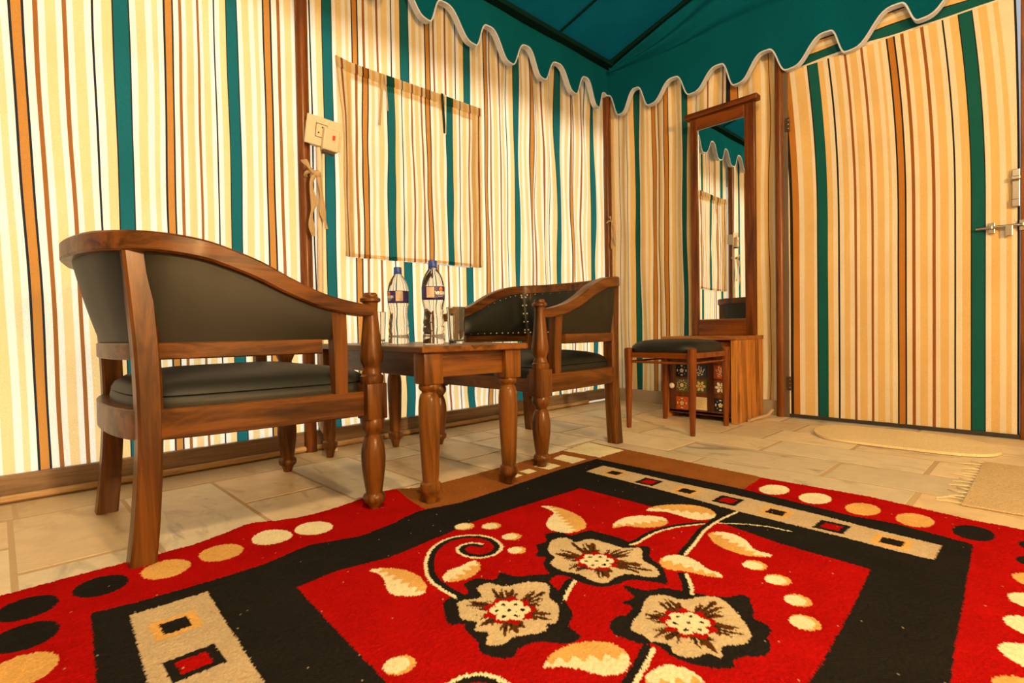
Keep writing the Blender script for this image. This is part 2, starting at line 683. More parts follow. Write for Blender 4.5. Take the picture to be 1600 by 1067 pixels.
RW = [(.02, 'C'), (.045, 'W'), (.065, 'C'), (.098, 'W'), (.102, 'K'), (.128, 'W'), (.155, 'C'), (.177, 'W'), (.181, 'K'), (.20, 'W'), (.234, 'C'), (.238, 'K'), (.272, 'G'), (.276, 'K'),
      (.292, 'W'), (.325, 'C'), (.343, 'W'), (.358, 'c'), (.378, 'W'), (.382, 'K'), (.404, 'O'), (.408, 'K'), (.426, 'W'), (.436, 'b'), (.454, 'c'), (.476, 'W'), (.481, 'K'), (.505, 'O'), (.510, 'K'),
      (.53, 'W'), (.556, 'C'), (.572, 'W'), (.600, 'C'), (.611, 'W'), (.615, 'K'), (.643, 'G'), (.647, 'K'), (.675, 'C'), (.70, 'W'), (.704, 'K'), (.73, 'W'), (.77, 'C'), (.79, 'W'), (.80, 'b'), (.83, 'W'),
      (.87, 'C'), (.89, 'W'), (.90, 'b'), (.92, 'W'), (.95, 'K'), (.99, 'O'), (.995, 'K'), (1.02, 'W'), (1.06, 'C'), (1.08, 'W'), (1.125, 'C'), (1.145, 'W'), (1.152, 'c'), (1.166, 'C'), (1.172, 'b'), (1.195, 'C'), (1.215, 'W'), (1.222, 'b'), (1.275, 'C')]


def rwall(S, Z):
    y = S + 0.006 * wob(S * 6, Z * 2.6, 5.0) + 0.004 * np.sin(Z * 5 + S * 9)
    y = np.minimum(y, 0.0)
    x = 0.012 + 0.010 * np.sin(S * 42 + 1.2 * wob(S * 2, Z * 1.3, 3.0))
    return np.stack([x, y, Z], -1)


fabric('fabric_panel', seq(0, RW), 0.075, 2.5, rwall, FABRIC_IN, wr)
# cloth run sideways above the door: bands follow the height
hz = [(2.0, 2.012, 'K'), (2.012, 2.028, 'W'), (2.028, 2.073, 'G'), (2.073, 2.078, 'K'), (2.078, 2.10, 'C'), (2.10, 2.12, 'W'), (2.12, 2.138, 'C'), (2.138, 2.145, 'K'), (2.145, 2.17, 'W'), (2.17, 2.21, 'C'), (2.21, 2.24, 'W'), (2.24, 2.5, 'C')]


def header(S, Z):
    return np.stack([0.004 + 0.006 * np.sin(Z * 9 + S * 25), Z, S + 0.006 * wob(Z * 3, S * 12, 1.4)], -1)


fabric('header_panel', hz, -2.60, -1.22, header, FABRIC_IN, wr, nz=60)
sg = stripes([(-4.9, 0), (-4.47, 1)], -4.95, -2.36)
fabric('fabric_panel', sg, 0.0, 2.5, rwall, FABRIC_IN, wr)
b = new_box(-0.006, 0.03, -1.22, -0.03, -0.004, 0.09, bev=0.003)
tag(obj('baseboard_right', b, mat_plain('dusty cloth hem', (0.36, 0.27, 0.18), 0.9)), kind='structure')

# the two walls behind the camera close the tent
for nm, fn in (('wall_back', lambda S, Z: np.stack([-4.95 + 0.01 * np.sin(S * 40), S, Z], -1)), ('wall_near', lambda S, Z: np.stack([S, -4.95 + 0.01 * np.sin(S * 40), Z], -1))):
    o = fabric(nm, stripes([(-4.9, 0), (-4.47, 1)], -4.95, 0.0), 0.0, 2.5, fn, FABRIC_IN, None, nz=4, step=0.05)
    tag(o, kind='structure')

# ------------------------------------------------------------------ teal roof
ce = tag(empty('ceiling', (0, 0, 2.47)), kind='structure')


def roof(name, c00, c10, c11, c01, nu, nv, fn, mat=TEAL):
    u = np.linspace(0, 1, nu)[:, None, None]
    v = np.linspace(0, 1, nv)[None, :, None]
    P = (np.array(c00) * (1 - u) * (1 - v) + np.array(c10) * u * (1 - v) + np.array(c11) * u * v + np.array(c01) * (1 - u) * v)
    P = P + fn(np.broadcast_to(u, (nu, nv, 1)), np.broadcast_to(v, (nu, nv, 1)), P)
    P[:, :, 2] -= 2.47
    return link_mesh(name, grid_mesh(name, P), mat, ce)


def sag(u, v, P):
    d = -0.035 * np.sin(PI * v) * np.sin(PI * np.clip(u * 1.0, 0, 1)) ** 0.5 + 0.003 * wob(P[..., :1] * 6, P[..., 1:2] * 9, 2.0)
    d *= np.sin(PI * np.clip(v, 0, 1)) ** 0.4 if False else 1
    return np.concatenate([0 * d, 0 * d, d * np.clip(v * 12, 0, 1)], -1)


RZ = 2.47 + 0.30 * 2.40
roof('roof_panel', (-0.05, -0.05, 2.47), (-4.95, -0.05, 2.47), (-4.95, -2.45, RZ), (-0.05, -2.45, RZ), 70, 40, sag)
roof('roof_overhang', (-0.05, -0.05, 2.47), (-4.95, -0.05, 2.47), (-4.95, 0.62, 2.36), (-0.05, 0.62, 2.36), 12, 6, lambda u, v, P: 0 * P)
roof('roof_panel', (-0.05, -4.85, 2.47), (-4.95, -4.85, 2.47), (-4.95, -2.45, RZ), (-0.05, -2.45, RZ), 20, 12, sag)


def gable(u, v, P):
    # folds fan out from the corner where the canvas is tied
    dy = -(P[..., 1:2] + 0.05)
    dz = P[..., 2:3] - 2.42
    r = np.sqrt(dy ** 2 + dz ** 2) + 1e-3
    an = np.arctan2(dz, dy)
    d = 0.026 * np.sin(an * 34 + 1.2 * np.sin(r * 5)) * np.clip(r * 3, 0, 1) * np.exp(-r * 0.45) + 0.018 * np.sin(an * 13 + 1)
    d = d * np.clip(v * 6, 0, 1) * np.clip((1 - v) * 6, 0, 1)
    return np.concatenate([d - 0.012 * np.sin(PI * v), 0 * d, 0 * d], -1)


roof('gable_panel', (-0.05, -0.05, 2.40), (-0.05, -2.45, 2.36), (-0.05, -2.45, RZ), (-0.05, -0.05, 2.47), 150, 60, gable)
roof('gable_panel', (-0.05, -4.85, 2.40), (-0.05, -2.45, 2.36), (-0.05, -2.45, RZ), (-0.05, -4.85, 2.47), 30, 12, gable)
roof('gable_panel', (-4.95, -0.05, 2.40), (-4.95, -2.45, 2.40), (-4.95, -2.45, RZ), (-4.95, -0.05, 2.47), 6, 6, lambda u, v, P: 0 * P)
roof('gable_panel', (-4.95, -4.85, 2.40), (-4.95, -2.45, 2.40), (-4.95, -2.45, RZ), (-4.95, -4.85, 2.47), 6, 6, lambda u, v, P: 0 * P)
bm = bmesh.new()
sweep(bm, [Vector((x, -0.085, -0.002)) for x in np.linspace(-4.9, -0.06, 30)], 0.075, 0.03, 0.25)
obj('eave_sleeve', bm, TEAL_D, ce, True)
bm = bmesh.new()
sweep(bm, [Vector((-0.075, y, 0.30 * -(y + 0.05) - 0.008)) for y in np.linspace(-2.45, -0.06, 20)], 0.055, 0.03, 0.25)
obj('rafter_sleeve', bm, TEAL_D, ce, True)
for xx in (-0.66, -1.95, -3.3):
    bm = bmesh.new()
    sweep(bm, [Vector((xx, y, 0.30 * -(y + 0.05) - 0.008 - 0.034 * math.sin(PI * -(y + 0.05) / 2.4))) for y in np.linspace(-2.4, -0.09, 20)], 0.020, 0.006, 0.25)
    obj('seam', bm, TEAL_D, ce, True)

# scalloped valances: (position, height) alternate between lobe and notch


def valance_curve(pts, per):
    out = []
    for (a, za), (b, zb) in zip(pts, pts[1:]):
        for k in range(14):
            t = k / 14
            e = t * t * (3 - 2 * t)
            e = e * e * (3 - 2 * e)
            out.append((a + (b - a) * t, za + (zb - za) * e))
    out.append(pts[-1])
    return out


def make_valance(name, pts, along_x, top, label):
    cv = valance_curve(pts, 0.3)
    root = tag(empty(name, (0, 0, top)), label, 'valance')
    n, nv = len(cv), 12
    P = np.zeros((n, nv, 3))
    for i, (s, z) in enumerate(cv):
        for j in range(nv):
            t = j / (nv - 1)
            zz = top + (z - top) * t
            off = -0.056 - 0.006 * math.sin(s * 21 + 0.4) * t - 0.004 * math.sin(s * 9)
            P[i, j] = (s, off, zz - top) if along_x else (off, s, zz - top)
    link_mesh('cloth', grid_mesh('cloth', P), TEAL, root)
    bm = bmesh.new()
    prev = None
    for i, (s, z) in enumerate(cv):
        e = P[i, -1]
        ring = []
        for dd, dz in ((-0.004, -0.0035), (0.034, -0.0035), (0.034, 0.0035), (-0.004, 0.0035)):
            # the binding wraps the raw edge and shows a pale underside
            i0, i1 = max(i - 1, 0), min(i + 1, n - 1)
            tx, tz = cv[i1][0] - cv[i0][0], cv[i1][1] - cv[i0][1]
            L = math.hypot(tx, tz) or 1
            ns, nz_ = -tz / L * dz * 1.1, tx / L * dz * 1.1
            if along_x:
                ring.append(bm.verts.new((e[0] + ns, e[1] + dd, e[2] + nz_)))
            else:
                ring.append(bm.verts.new((e[0] + dd, e[1] + ns, e[2] + nz_)))
        if prev:
            for k in range(4):
                bm.faces.new((prev[k], prev[(k + 1) % 4], ring[(k + 1) % 4], ring[k]))
        prev = ring
    obj('piping', bm, PIPING, root)
    return root


vl = [(-0.05, 2.265), (-0.088, 2.277), (-0.17, 2.150), (-0.32, 2.315), (-0.441, 2.167), (-0.63, 2.310), (-0.761, 2.166), (-0.918, 2.321), (-1.054, 2.165), (-1.244, 2.318), (-1.346, 2.173), (-1.564, 2.330), (-1.667, 2.186)]
s = -1.86
while s > -4.8:
    vl += [(s, 2.33), (s - 0.13, 2.185)]
    s -= 0.31
make_valance('valance', vl, True, 2.47, 'teal scalloped valance running along the bright backlit wall')
vr = [(-0.05, 2.265), (-0.159, 2.098), (-0.300, 2.239), (-0.406, 2.089), (-0.600, 2.207), (-0.708, 2.064), (-0.905, 2.181), (-1.001, 2.025), (-1.19, 2.155), (-1.305, 2.006), (-1.51, 2.137), (-1.597, 1.997), (-1.825, 2.142), (-1.911, 2.029)]
vr.sort(key=lambda p: -p[0])
s = -2.12
while s > -4.7:
    vr += [(s, 2.16), (s - 0.1, 2.03)]
    s -= 0.31
make_valance('valance', vr, False, 2.40, 'teal scalloped valance hanging above the mirror and the door')

# ------------------------------------------------------------------ poles


def pole(x, y, r, top, label):
    bm = bmesh.new()
    lathe(bm, [(0, 0), (r * 1.02, 0), (r, 0.03), (r, top - 0.03), (r * 0.96, top), (0, top)], 20)
    o = obj('tent_pole', bm, POLE, None, True)
    o.location = (x, y, 0)
    tag(o, label, 'pole', 'wooden tent poles')
    return o


pole(-2.335, -0.020, 0.027, 2.46, 'round brown tent pole behind the white conduit and switch box')
pole(-0.020, -0.020, 0.029, 2.42, 'round brown tent pole in the corner where two walls meet')
pole(-0.018, -1.243, 0.025, 2.38, 'round brown tent pole between the mirror and the door')

# ------------------------------------------------------------------ door
dr = tag(empty('door_1', (0, -1.78, 0)), kind='structure')
c2 = [-1.2974, -1.3133, -1.3469, -1.3735, -1.3866, -1.4235, -1.4384, -1.4448, -1.4932, -1.52, -1.5424, -1.5513, -1.5726, -1.5984, -1.62, -1.6317, -1.6452, -1.6777, -1.6966, -1.7078, -1.7246, -1.7558, -1.7758, -1.7883, -1.8062]
c3 = [-1.8103, -1.8174, -1.8419, -1.8489, -1.8713, -1.885, -1.9036, -1.9337, -1.9519, -1.965, -1.9829, -2.0149, -2.0354, -2.0423, -2.065, -2.0956, -2.1001, -2.145, -2.1494, -2.1684, -2.1987, -2.2201, -2.2383, -2.2564, -2.2647]
dk = 'KOWcCWKGCWKWCWbWCWbWCWcW' + 'W' + 'KOKWbWCWbWCWKWCKGKWCWcWK'
edges = c2 + c3
sg = sorted((edges[i + 1], edges[i], dk[i]) for i in range(len(dk)))
sg = sorted([(a, b, c) for a, b, c in sg] + [(-1.2974, -1.286, 'W')])


def doorfn(S, Z):
    sh = 0.048 * np.clip((Z - 1.1) / 0.9, 0, 1) ** 2
    y = np.minimum(S + sh, -1.290 - 0.0 * S)
    y = np.where(S < -2.25, S + sh * 0.3, y)
    return np.stack([-0.020 + 0.003 * wob(S * 8, Z * 3), y + 1.78, Z], -1)


fabric('door_cloth', sg, 0.02, 2.005, doorfn, FABRIC_IN, dr)
FRAME_G = mat_plain('greyed frame timber', (0.115, 0.080, 0.052), 0.6)
obj('frame_stile', new_box(-0.03, 0.02, 0.49, 0.528, 0.0, 2.02, bev=0.003), FRAME_G, dr)
obj('frame_stile', new_box(-0.03, 0.03, -0.58, -0.486, 0.0, 2.06, bev=0.004), POLE, dr)
obj('gap_shade_strip', new_box(-0.026, 0.0, -0.486, 0.49, 0.003, 0.022, bev=0.002), PLASTIC_D, dr)  # dark strip standing in for the shaded gap under the door cloth
for zc in (1.70, 0.20):
    h = obj('hinge', new_box(-0.035, -0.026, 0.477, 0.503, zc - 0.04, zc + 0.04, bev=0.002), BRASS, dr)
    for k in (-0.024, 0.0, 0.024):
        bm = bmesh.new()
        bmesh.ops.create_uvsphere(bm, u_segments=8, v_segments=6, radius=0.004, matrix=Matrix.Translation((-0.035, 0.484, zc + k)))
        obj('screw', bm, STEEL, h, True)
# sliding bolt and hasp
bo = empty('bolt', (-0.03, -0.42, 0.972), 0, dr)
bm = bmesh.new()
tube(bm, [Vector((-0.012, 0.085, 0)), Vector((-0.012, -0.12, 0))], 0.0065, 12)
obj('rod', bm, STEEL, bo, True)
for yy in (0.03, -0.075):
    bm = new_box(-0.008, 0.004, yy - 0.012, yy + 0.012, -0.026, 0.022, bev=0.002)
    lathe(bm, [(0.010, 0.006), (0.010, -0.006)], 12, -0.012, yy)
    obj('keeper', bm, STEEL, bo, False)
bm = new_box(-0.020, -0.008, -0.042, -0.016, -0.045, 0.0, bev=0.002)
obj('thumb_tab', bm, STEEL, bo)
ha = empty('hasp', (-0.03, -0.472, 1.14), 0, dr)
obj('hasp_plate', new_box(-0.006, 0.002, -0.013, 0.013, -0.085, 0.085, bev=0.002), STEEL, ha)
obj('hasp_loop', new_box(-0.022, -0.004, -0.015, 0.015, 0.035, 0.052, bev=0.003), STEEL, ha)
obj('hasp_foot', new_box(-0.014, -0.004, -0.014, 0.014, -0.085, -0.05, bev=0.003), STEEL, ha)

# ------------------------------------------------------------------ window flap
wf = tag(empty('window_flap', (0, -0.03, 1.83)), 'striped canvas flap covering the tent window above the table', 'flap')
sg = stripes([(-2.026, 0), (-1.878, -1 + GPH), (-1.657, -1), (-1.511, -2 + GPH), (-1.25, -2)], -2.190, -1.275, rev=True)


def flapfn(S, Z, dy=0.0):
    t = (1.83 - Z)
    edge = np.clip((-2.11 - S) / 0.08, 0, 1)
    x = S + 0.03 * edge * np.clip(t / 0.25, 0, 1) + 0.005 * wob(S * 5, Z * 3.3, 7.0)
    y = -0.022 - 0.010 * np.sin(S * 11 + 0.8) * np.clip(t * 3, 0.1, 1) - 0.02 * edge + 0.004 * wob(S * 9, Z * 5, 2.0) * np.clip(t * 3, 0, 1) + dy
    return np.stack([x, y + 0.03, Z - 1.83 + 0.012 * (S + 1.73)], -1)


fabric('cloth', sg, 0.905, 1.83, flapfn, FABRIC_FLAP, wf)
fabric('hem', sg, 1.785, 1.832, lambda S, Z: flapfn(S, Z, -0.006), FABRIC, wf, nz=4)
fabric('hem', sg, 0.903, 0.925, lambda S, Z: flapfn(S, Z, 0.004), FABRIC, wf, nz=3)


def ribbon(name, pts, w, mat, parent, th=0.0015):
    bm = bmesh.new()
    sweep(bm, [Vector(p) for p in pts], th, w, 0.2)
    return obj(name, bm, mat, parent)


def strip_v(pts, w, mat, parent, name='tie'):
    """flat hanging tape: width runs along x"""
    bm = bmesh.new()
    P = smooth_path(pts, 5)
    pv = None
    for p in P:
        r = [bm.verts.new(p + Vector((-w / 2, 0, 0))), bm.verts.new(p + Vector((w / 2, 0, 0))), bm.verts.new(p + Vector((w / 2, 0.0012, 0))), bm.verts.new(p + Vector((-w / 2, 0.0012, 0)))]
        if pv:
            for k in range(4):
                bm.faces.new((pv[k], pv[(k + 1) % 4], r[(k + 1) % 4], r[k]))
        else:
            bm.faces.new(r)
        pv = r
    bm.faces.new(pv)
    return obj(name, bm, mat, parent)


strip_v([(-1.936, -0.008, -0.008), (-1.948, -0.012, -0.14), (-1.963, -0.014, -0.27)], 0.014, TIE, wf)
strip_v([(-1.925, -0.008, -0.006), (-1.92, -0.016, -0.09), (-1.912, -0.013, -0.185)], 0.007, TIE, wf)
strip_v([(-1.567, -0.008, 0.006), (-1.566, -0.014, -0.10), (-1.558, -0.012, -0.21)], 0.016, TIE_D, wf)
strip_v([(-1.545, -0.010, 0.004), (-1.549, -0.014, -0.10), (-1.552, -0.013, -0.215)], 0.005, LABELW, wf)

# ------------------------------------------------------------------ rug: woven design in floor metres
FLOWER_BLACK = [[[-2.411,-1.496],[-2.378,-1.5],[-2.346,-1.467],[-2.309,-1.483],[-2.307,-1.52],[-2.253,-1.53],[-2.241,-1.566],[-2.237,-1.627],[-2.254,-1.672],[-2.235,-1.702],[-2.285,-1.735],[-2.31,-1.779],[-2.37,-1.827],[-2.383,-1.805],[-2.407,-1.765],[-2.445,-1.756],[-2.476,-1.738],[-2.49,-1.701],[-2.489,-1.657],[-2.505,-1.625],[-2.481,-1.583],[-2.45,-1.562],[-2.461,-1.542],[-2.435,-1.522]],[[-2.739,-1.558],[-2.711,-1.55],[-2.681,-1.562],[-2.664,-1.526],[-2.628,-1.527],[-2.606,-1.558],[-2.577,-1.543],[-2.566,-1.577],[-2.533,-1.604],[-2.498,-1.633],[-2.533,-1.648],[-2.549,-1.686],[-2.573,-1.724],[-2.597,-1.763],[-2.633,-1.784],[-2.646,-1.819],[-2.679,-1.813],[-2.705,-1.777],[-2.742,-1.766],[-2.762,-1.776],[-2.783,-1.763],[-2.793,-1.731],[-2.778,-1.702],[-2.767,-1.656],[-2.759,-1.644],[-2.778,-1.624],[-2.764,-1.595]],[[-2.575,-1.829],[-2.546,-1.826],[-2.531,-1.836],[-2.5,-1.826],[-2.499,-1.802],[-2.467,-1.809],[-2.441,-1.767],[-2.427,-1.81],[-2.392,-1.832],[-2.372,-1.881],[-2.345,-1.935],[-2.309,-1.96],[-2.351,-1.992],[-2.382,-2.006],[-2.386,-2.024],[-2.399,-2.042],[-2.426,-2.045],[-2.453,-2.06],[-2.483,-2.06],[-2.509,-2.038],[-2.528,-2.031],[-2.545,-2.039],[-2.565,-2.022],[-2.582,-1.989],[-2.586,-1.963],[-2.576,-1.92],[-2.592,-1.903],[-2.596,-1.879],[-2.598,-1.852]]]
FLOWER_CREAM = [[[-2.407,-1.531],[-2.362,-1.505],[-2.327,-1.521],[-2.334,-1.557],[-2.293,-1.568],[-2.285,-1.619],[-2.281,-1.663],[-2.255,-1.691],[-2.307,-1.73],[-2.321,-1.768],[-2.344,-1.793],[-2.372,-1.787],[-2.388,-1.747],[-2.422,-1.735],[-2.46,-1.733],[-2.467,-1.696],[-2.463,-1.668],[-2.475,-1.632],[-2.466,-1.59],[-2.436,-1.577],[-2.426,-1.551]],[[-2.717,-1.575],[-2.674,-1.594],[-2.657,-1.56],[-2.625,-1.559],[-2.61,-1.596],[-2.565,-1.615],[-2.543,-1.651],[-2.581,-1.691],[-2.595,-1.725],[-2.637,-1.759],[-2.655,-1.751],[-2.673,-1.763],[-2.704,-1.75],[-2.725,-1.738],[-2.756,-1.739],[-2.772,-1.718],[-2.747,-1.696],[-2.759,-1.674],[-2.738,-1.655],[-2.752,-1.629],[-2.736,-1.602]],[[-2.562,-1.864],[-2.502,-1.847],[-2.448,-1.829],[-2.418,-1.847],[-2.41,-1.882],[-2.383,-1.896],[-2.355,-1.925],[-2.376,-1.966],[-2.404,-1.995],[-2.438,-2.023],[-2.474,-2.024],[-2.505,-2.002],[-2.535,-2.016],[-2.539,-1.994],[-2.568,-1.982],[-2.577,-1.955],[-2.56,-1.936],[-2.572,-1.914],[-2.568,-1.889]]]
FLOWER_CENTRE = [[-2.384,-1.658],[-2.669,-1.669],[-2.478,-1.929]]
LEAVES = [[[-2.193,-1.309],[-2.169,-1.344],[-2.171,-1.408],[-2.188,-1.46],[-2.222,-1.502],[-2.255,-1.516],[-2.299,-1.505],[-2.315,-1.464],[-2.296,-1.424],[-2.25,-1.394],[-2.212,-1.378],[-2.197,-1.342]],[[-2.015,-1.56],[-1.964,-1.556],[-1.913,-1.588],[-1.88,-1.63],[-1.877,-1.679],[-1.91,-1.716],[-1.955,-1.722],[-1.986,-1.697],[-1.989,-1.658],[-1.986,-1.606]],[[-2.191,-1.565],[-2.138,-1.545],[-2.09,-1.551],[-2.047,-1.583],[-2.033,-1.626],[-2.062,-1.653],[-2.092,-1.653],[-2.132,-1.628],[-2.155,-1.586]],[[-2.062,-1.767],[-2.027,-1.781],[-2.019,-1.813],[-2.036,-1.85],[-2.077,-1.888],[-2.081,-1.928],[-2.101,-1.923],[-2.125,-1.886],[-2.122,-1.841],[-2.107,-1.806]],[[-2.282,-1.757],[-2.245,-1.759],[-2.225,-1.784],[-2.23,-1.82],[-2.251,-1.857],[-2.252,-1.881],[-2.268,-1.896],[-2.283,-1.872],[-2.293,-1.83],[-2.312,-1.797],[-2.305,-1.776]],[[-2.77,-1.325],[-2.751,-1.33],[-2.723,-1.359],[-2.708,-1.406],[-2.715,-1.458],[-2.729,-1.485],[-2.754,-1.499],[-2.789,-1.465],[-2.786,-1.426],[-2.767,-1.382],[-2.764,-1.348]],[[-2.676,-1.47],[-2.648,-1.453],[-2.613,-1.455],[-2.579,-1.453],[-2.576,-1.472],[-2.597,-1.499],[-2.635,-1.513],[-2.665,-1.506],[-2.683,-1.491]],[[-2.749,-1.829],[-2.72,-1.815],[-2.684,-1.817],[-2.648,-1.835],[-2.625,-1.864],[-2.626,-1.894],[-2.644,-1.917],[-2.671,-1.925],[-2.697,-1.911],[-2.711,-1.884],[-2.721,-1.858],[-2.738,-1.84]],[[-2.676,-1.964],[-2.652,-1.953],[-2.615,-1.959],[-2.6,-1.983],[-2.601,-2.006],[-2.614,-2.029],[-2.629,-2.036],[-2.691,-1.973]]]
STEMS = [[[-2.71,-1.555],[-2.708,-1.494],[-2.693,-1.438],[-2.649,-1.371],[-2.597,-1.325],[-2.537,-1.308],[-2.484,-1.331],[-2.459,-1.38],[-2.473,-1.436],[-2.511,-1.462],[-2.549,-1.458],[-2.572,-1.429],[-2.571,-1.39],[-2.548,-1.366],[-2.516,-1.37],[-2.5,-1.397]],[[-2.882,-1.754],[-2.854,-1.756],[-2.831,-1.77],[-2.819,-1.792],[-2.816,-1.822]],[[-1.85,-1.751],[-1.946,-1.744],[-2.036,-1.748],[-2.125,-1.767],[-2.219,-1.786]],[[-2.001,-1.725],[-2.075,-1.684],[-2.148,-1.665],[-2.228,-1.668],[-2.254,-1.662]],[[-1.971,-1.749],[-1.927,-1.811],[-1.906,-1.863],[-1.902,-1.91]],[[-2.494,-1.683],[-2.533,-1.7],[-2.567,-1.718]],[[-2.305,-1.834],[-2.346,-1.866],[-2.376,-1.883]],[[-2.588,-1.925],[-2.635,-1.939],[-2.688,-1.952]]]
RC = {'red': (0.39, 0.006, 0.005), 'black': (0.0175, 0.0160, 0.0145), 'brown': (0.30, 0.105, 0.026), 'tan': (0.56, 0.43, 0.27), 'sand': (0.74, 0.42, 0.13),
      'cream': (0.86, 0.77, 0.52), 'beige': (0.62, 0.49, 0.30), 'umber': (0.10, 0.036, 0.010)}
OUT = [[-3.60, -0.882], [-3.356, -0.878], [-3.233, -0.871], [-3.121, -0.873], [-3.008, -0.868], [-2.87, -0.840], [-2.802, -0.868], [-2.716, -0.873], [-2.536, -0.860], [-2.413, -0.850], [-2.342, -0.880],
       [-2.236, -0.889], [-1.971, -0.886], [-1.641, -0.882], [-1.363, -0.856], [-1.386, -1.075], [-1.412, -1.371], [-1.437, -1.647], [-1.446, -1.662], [-1.441, -1.987], [-1.489, -2.228], [-1.497, -2.45], [-1.50, -2.50], [-3.60, -2.50]]
BLK = [[-3.233, -1.103], [-3.166, -1.116], [-3.067, -1.121], [-2.914, -1.128], [-2.808, -1.100], [-2.689, -1.130], [-2.58, -1.122], [-2.477, -1.085], [-2.434, -1.086], [-2.337, -1.106], [-2.149, -1.1], [-1.844, -1.078],
       [-1.611, -1.079], [-1.611, -1.181], [-1.617, -1.424], [-1.623, -1.667], [-1.668, -1.986], [-1.659, -2.089], [-1.697, -2.246], [-1.876, -2.255], [-2.074, -2.264], [-2.227, -2.27], [-2.369, -2.278], [-3.26, -2.29], [-3.253, -1.375], [-3.239, -1.194]]
FLD = [[-2.914, -1.286], [-2.817, -1.276], [-2.695, -1.298], [-2.514, -1.278], [-2.423, -1.262], [-2.279, -1.266], [-1.971, -1.283], [-1.973, -1.53], [-1.962, -1.752], [-2.001, -1.919], [-2.013, -2.106], [-2.157, -2.117],
       [-2.318, -2.126], [-2.44, -2.131], [-2.514, -2.131], [-2.96, -2.14], [-2.942, -1.693], [-2.93, -1.506]]
H = 0.0028
gx = np.arange(-3.60, -1.33, H)
gy = np.arange(-2.50, -0.82, H)
GX, GY = np.meshgrid(gx, gy, indexing='ij')
# the pile blurs the design a little: every tuft looks up its colour a hair off
LX = GX + rng.normal(0, 0.0008, GX.shape)
LY = GY + rng.normal(0, 0.0008, GY.shape)


def inside(poly, X=LX, Y=LY):
    p = np.array(poly)
    m = (X > p[:, 0].min()) & (X < p[:, 0].max()) & (Y > p[:, 1].min()) & (Y < p[:, 1].max())
    r = np.zeros(X.shape, bool)
    xs_, ys_ = X[m], Y[m]
    c = np.zeros(xs_.shape, bool)
    for (x1, y1), (x2, y2) in zip(p, np.roll(p, -1, 0)):
        if y1 == y2:
            continue
        cond = (y1 > ys_) != (y2 > ys_)
        c ^= cond & (xs_ < (x2 - x1) * (ys_ - y1) / (y2 - y1) + x1)
    r[m] = c
    return r


def closed_smooth(poly, n=5):
    P = [Vector((x, y, 0)) for x, y in poly]
    k = len(P)
    out = []
    for i in range(k):
        a, b, c, d = P[i - 1], P[i], P[(i + 1) % k], P[(i + 2) % k]
        for j in range(n):
            t = j / n
            q = 0.5 * ((2 * b) + (c - a) * t + (2 * a - 5 * b + 4 * c - d) * t * t + (-a + 3 * b - 3 * c + d) * t ** 3)
            out.append((q.x, q.y))
    return out


IMG = np.zeros(GX.shape + (3,), np.float32)
IMG[:] = RC['red']


def paint(mask, key):
    IMG[mask] = RC[key]


def ell(cx, cy, a, b):
    return ((LX - cx) / a) ** 2 + ((LY - cy) / b) ** 2 < 1


def quad(cx, cy, a, b):
    return (np.abs(LX - cx) < a) & (np.abs(LY - cy) < b)


paint(inside([[-2.395, -0.78], [-2.455, -1.10], [-1.66, -1.15], [-1.66, -1.679], [-1.30, -1.655], [-1.30, -0.78]]), 'brown')
for q_ in ([[-1.588, -0.885], [-1.375, -0.858], [-1.406, -1.075], [-1.582, -1.075]], [[-1.723, -0.942], [-1.648, -0.927], [-1.643, -1.052], [-1.733, -1.056]], [[-1.869, -0.972], [-1.79, -0.964], [-1.79, -1.044], [-1.866, -1.05]],
           [[-1.961, -0.981], [-1.906, -0.985], [-1.910, -1.031], [-1.961, -1.033]], [[-2.025, -1.000], [-1.985, -1.0], [-1.987, -1.030], [-2.022, -1.034]]):
    paint(inside(q_), 'cream')
paint(inside(BLK), 'black')
paint(inside(FLD), 'red')
paint(inside([[-1.791, -1.167], [-1.68, -1.164], [-1.694, -1.45], [-1.699, -1.677], [-1.722, -1.943], [-1.744, -2.077], [-1.754, -2.195], [-1.865, -2.195], [-1.865, -2.126], [-1.855, -2.03], [-1.842, -1.745], [-1.811, -1.498]]), 'tan')
paint(inside([[-3.181, -1.167], [-3.051, -1.170], [-3.075, -1.62], [-3.085, -2.2], [-3.21, -2.2], [-3.197, -1.434]]), 'tan')
for cx, cy in ((-1.738, -1.256), (-1.764, -1.552), (-1.778, -1.831), (-1.809, -2.107), (-3.127, -1.270), (-3.137, -1.56), (-3.145, -1.84)):
    paint(quad(cx, cy, 0.037, 0.037), 'sand')
    paint(quad(cx, cy, 0.022, 0.023), 'black')
for cx, cy in ((-1.754, -1.408), (-1.768, -1.689), (-1.796, -1.975), (-3.133, -1.420), (-3.14, -1.70), (-3.15, -1.98)):
    paint(quad(cx, cy, 0.038, 0.035), 'black')
    paint(quad(cx, cy, 0.022, 0.021), 'red')
for cx, cy, k in ((-3.202, -0.976, 'black'), (-3.318, -0.986, 'black'), (-3.325, -1.118, 'black'), (-3.335, -1.245, 'sand'), (-3.34, -1.37, 'sand'), (-3.34, -1.5, 'cream'), (-3.086, -0.982, 'sand'), (-2.97, -0.976, 'sand'), (-2.849, -0.969, 'cream'), (-2.745, -0.985, 'cream')):
    paint(ell(cx, cy, 0.047, 0.055), k)
for cx, cy, k in ((-1.562, -1.749, 'cream'), (-1.571, -1.871, 'cream'), (-1.585, -1.998, 'sand'), (-1.593, -2.119, 'sand'), (-1.604, -2.239, 'black')):
    paint(ell(cx, cy, 0.061, 0.041), k)
for i, k in enumerate(('black', 'black', 'sand', 'cream', 'cream', 'cream', 'sand', 'sand', 'black', 'black')):
    paint(ell(-1.617 - 0.116 * i, -2.375, 0.044, 0.055), k)
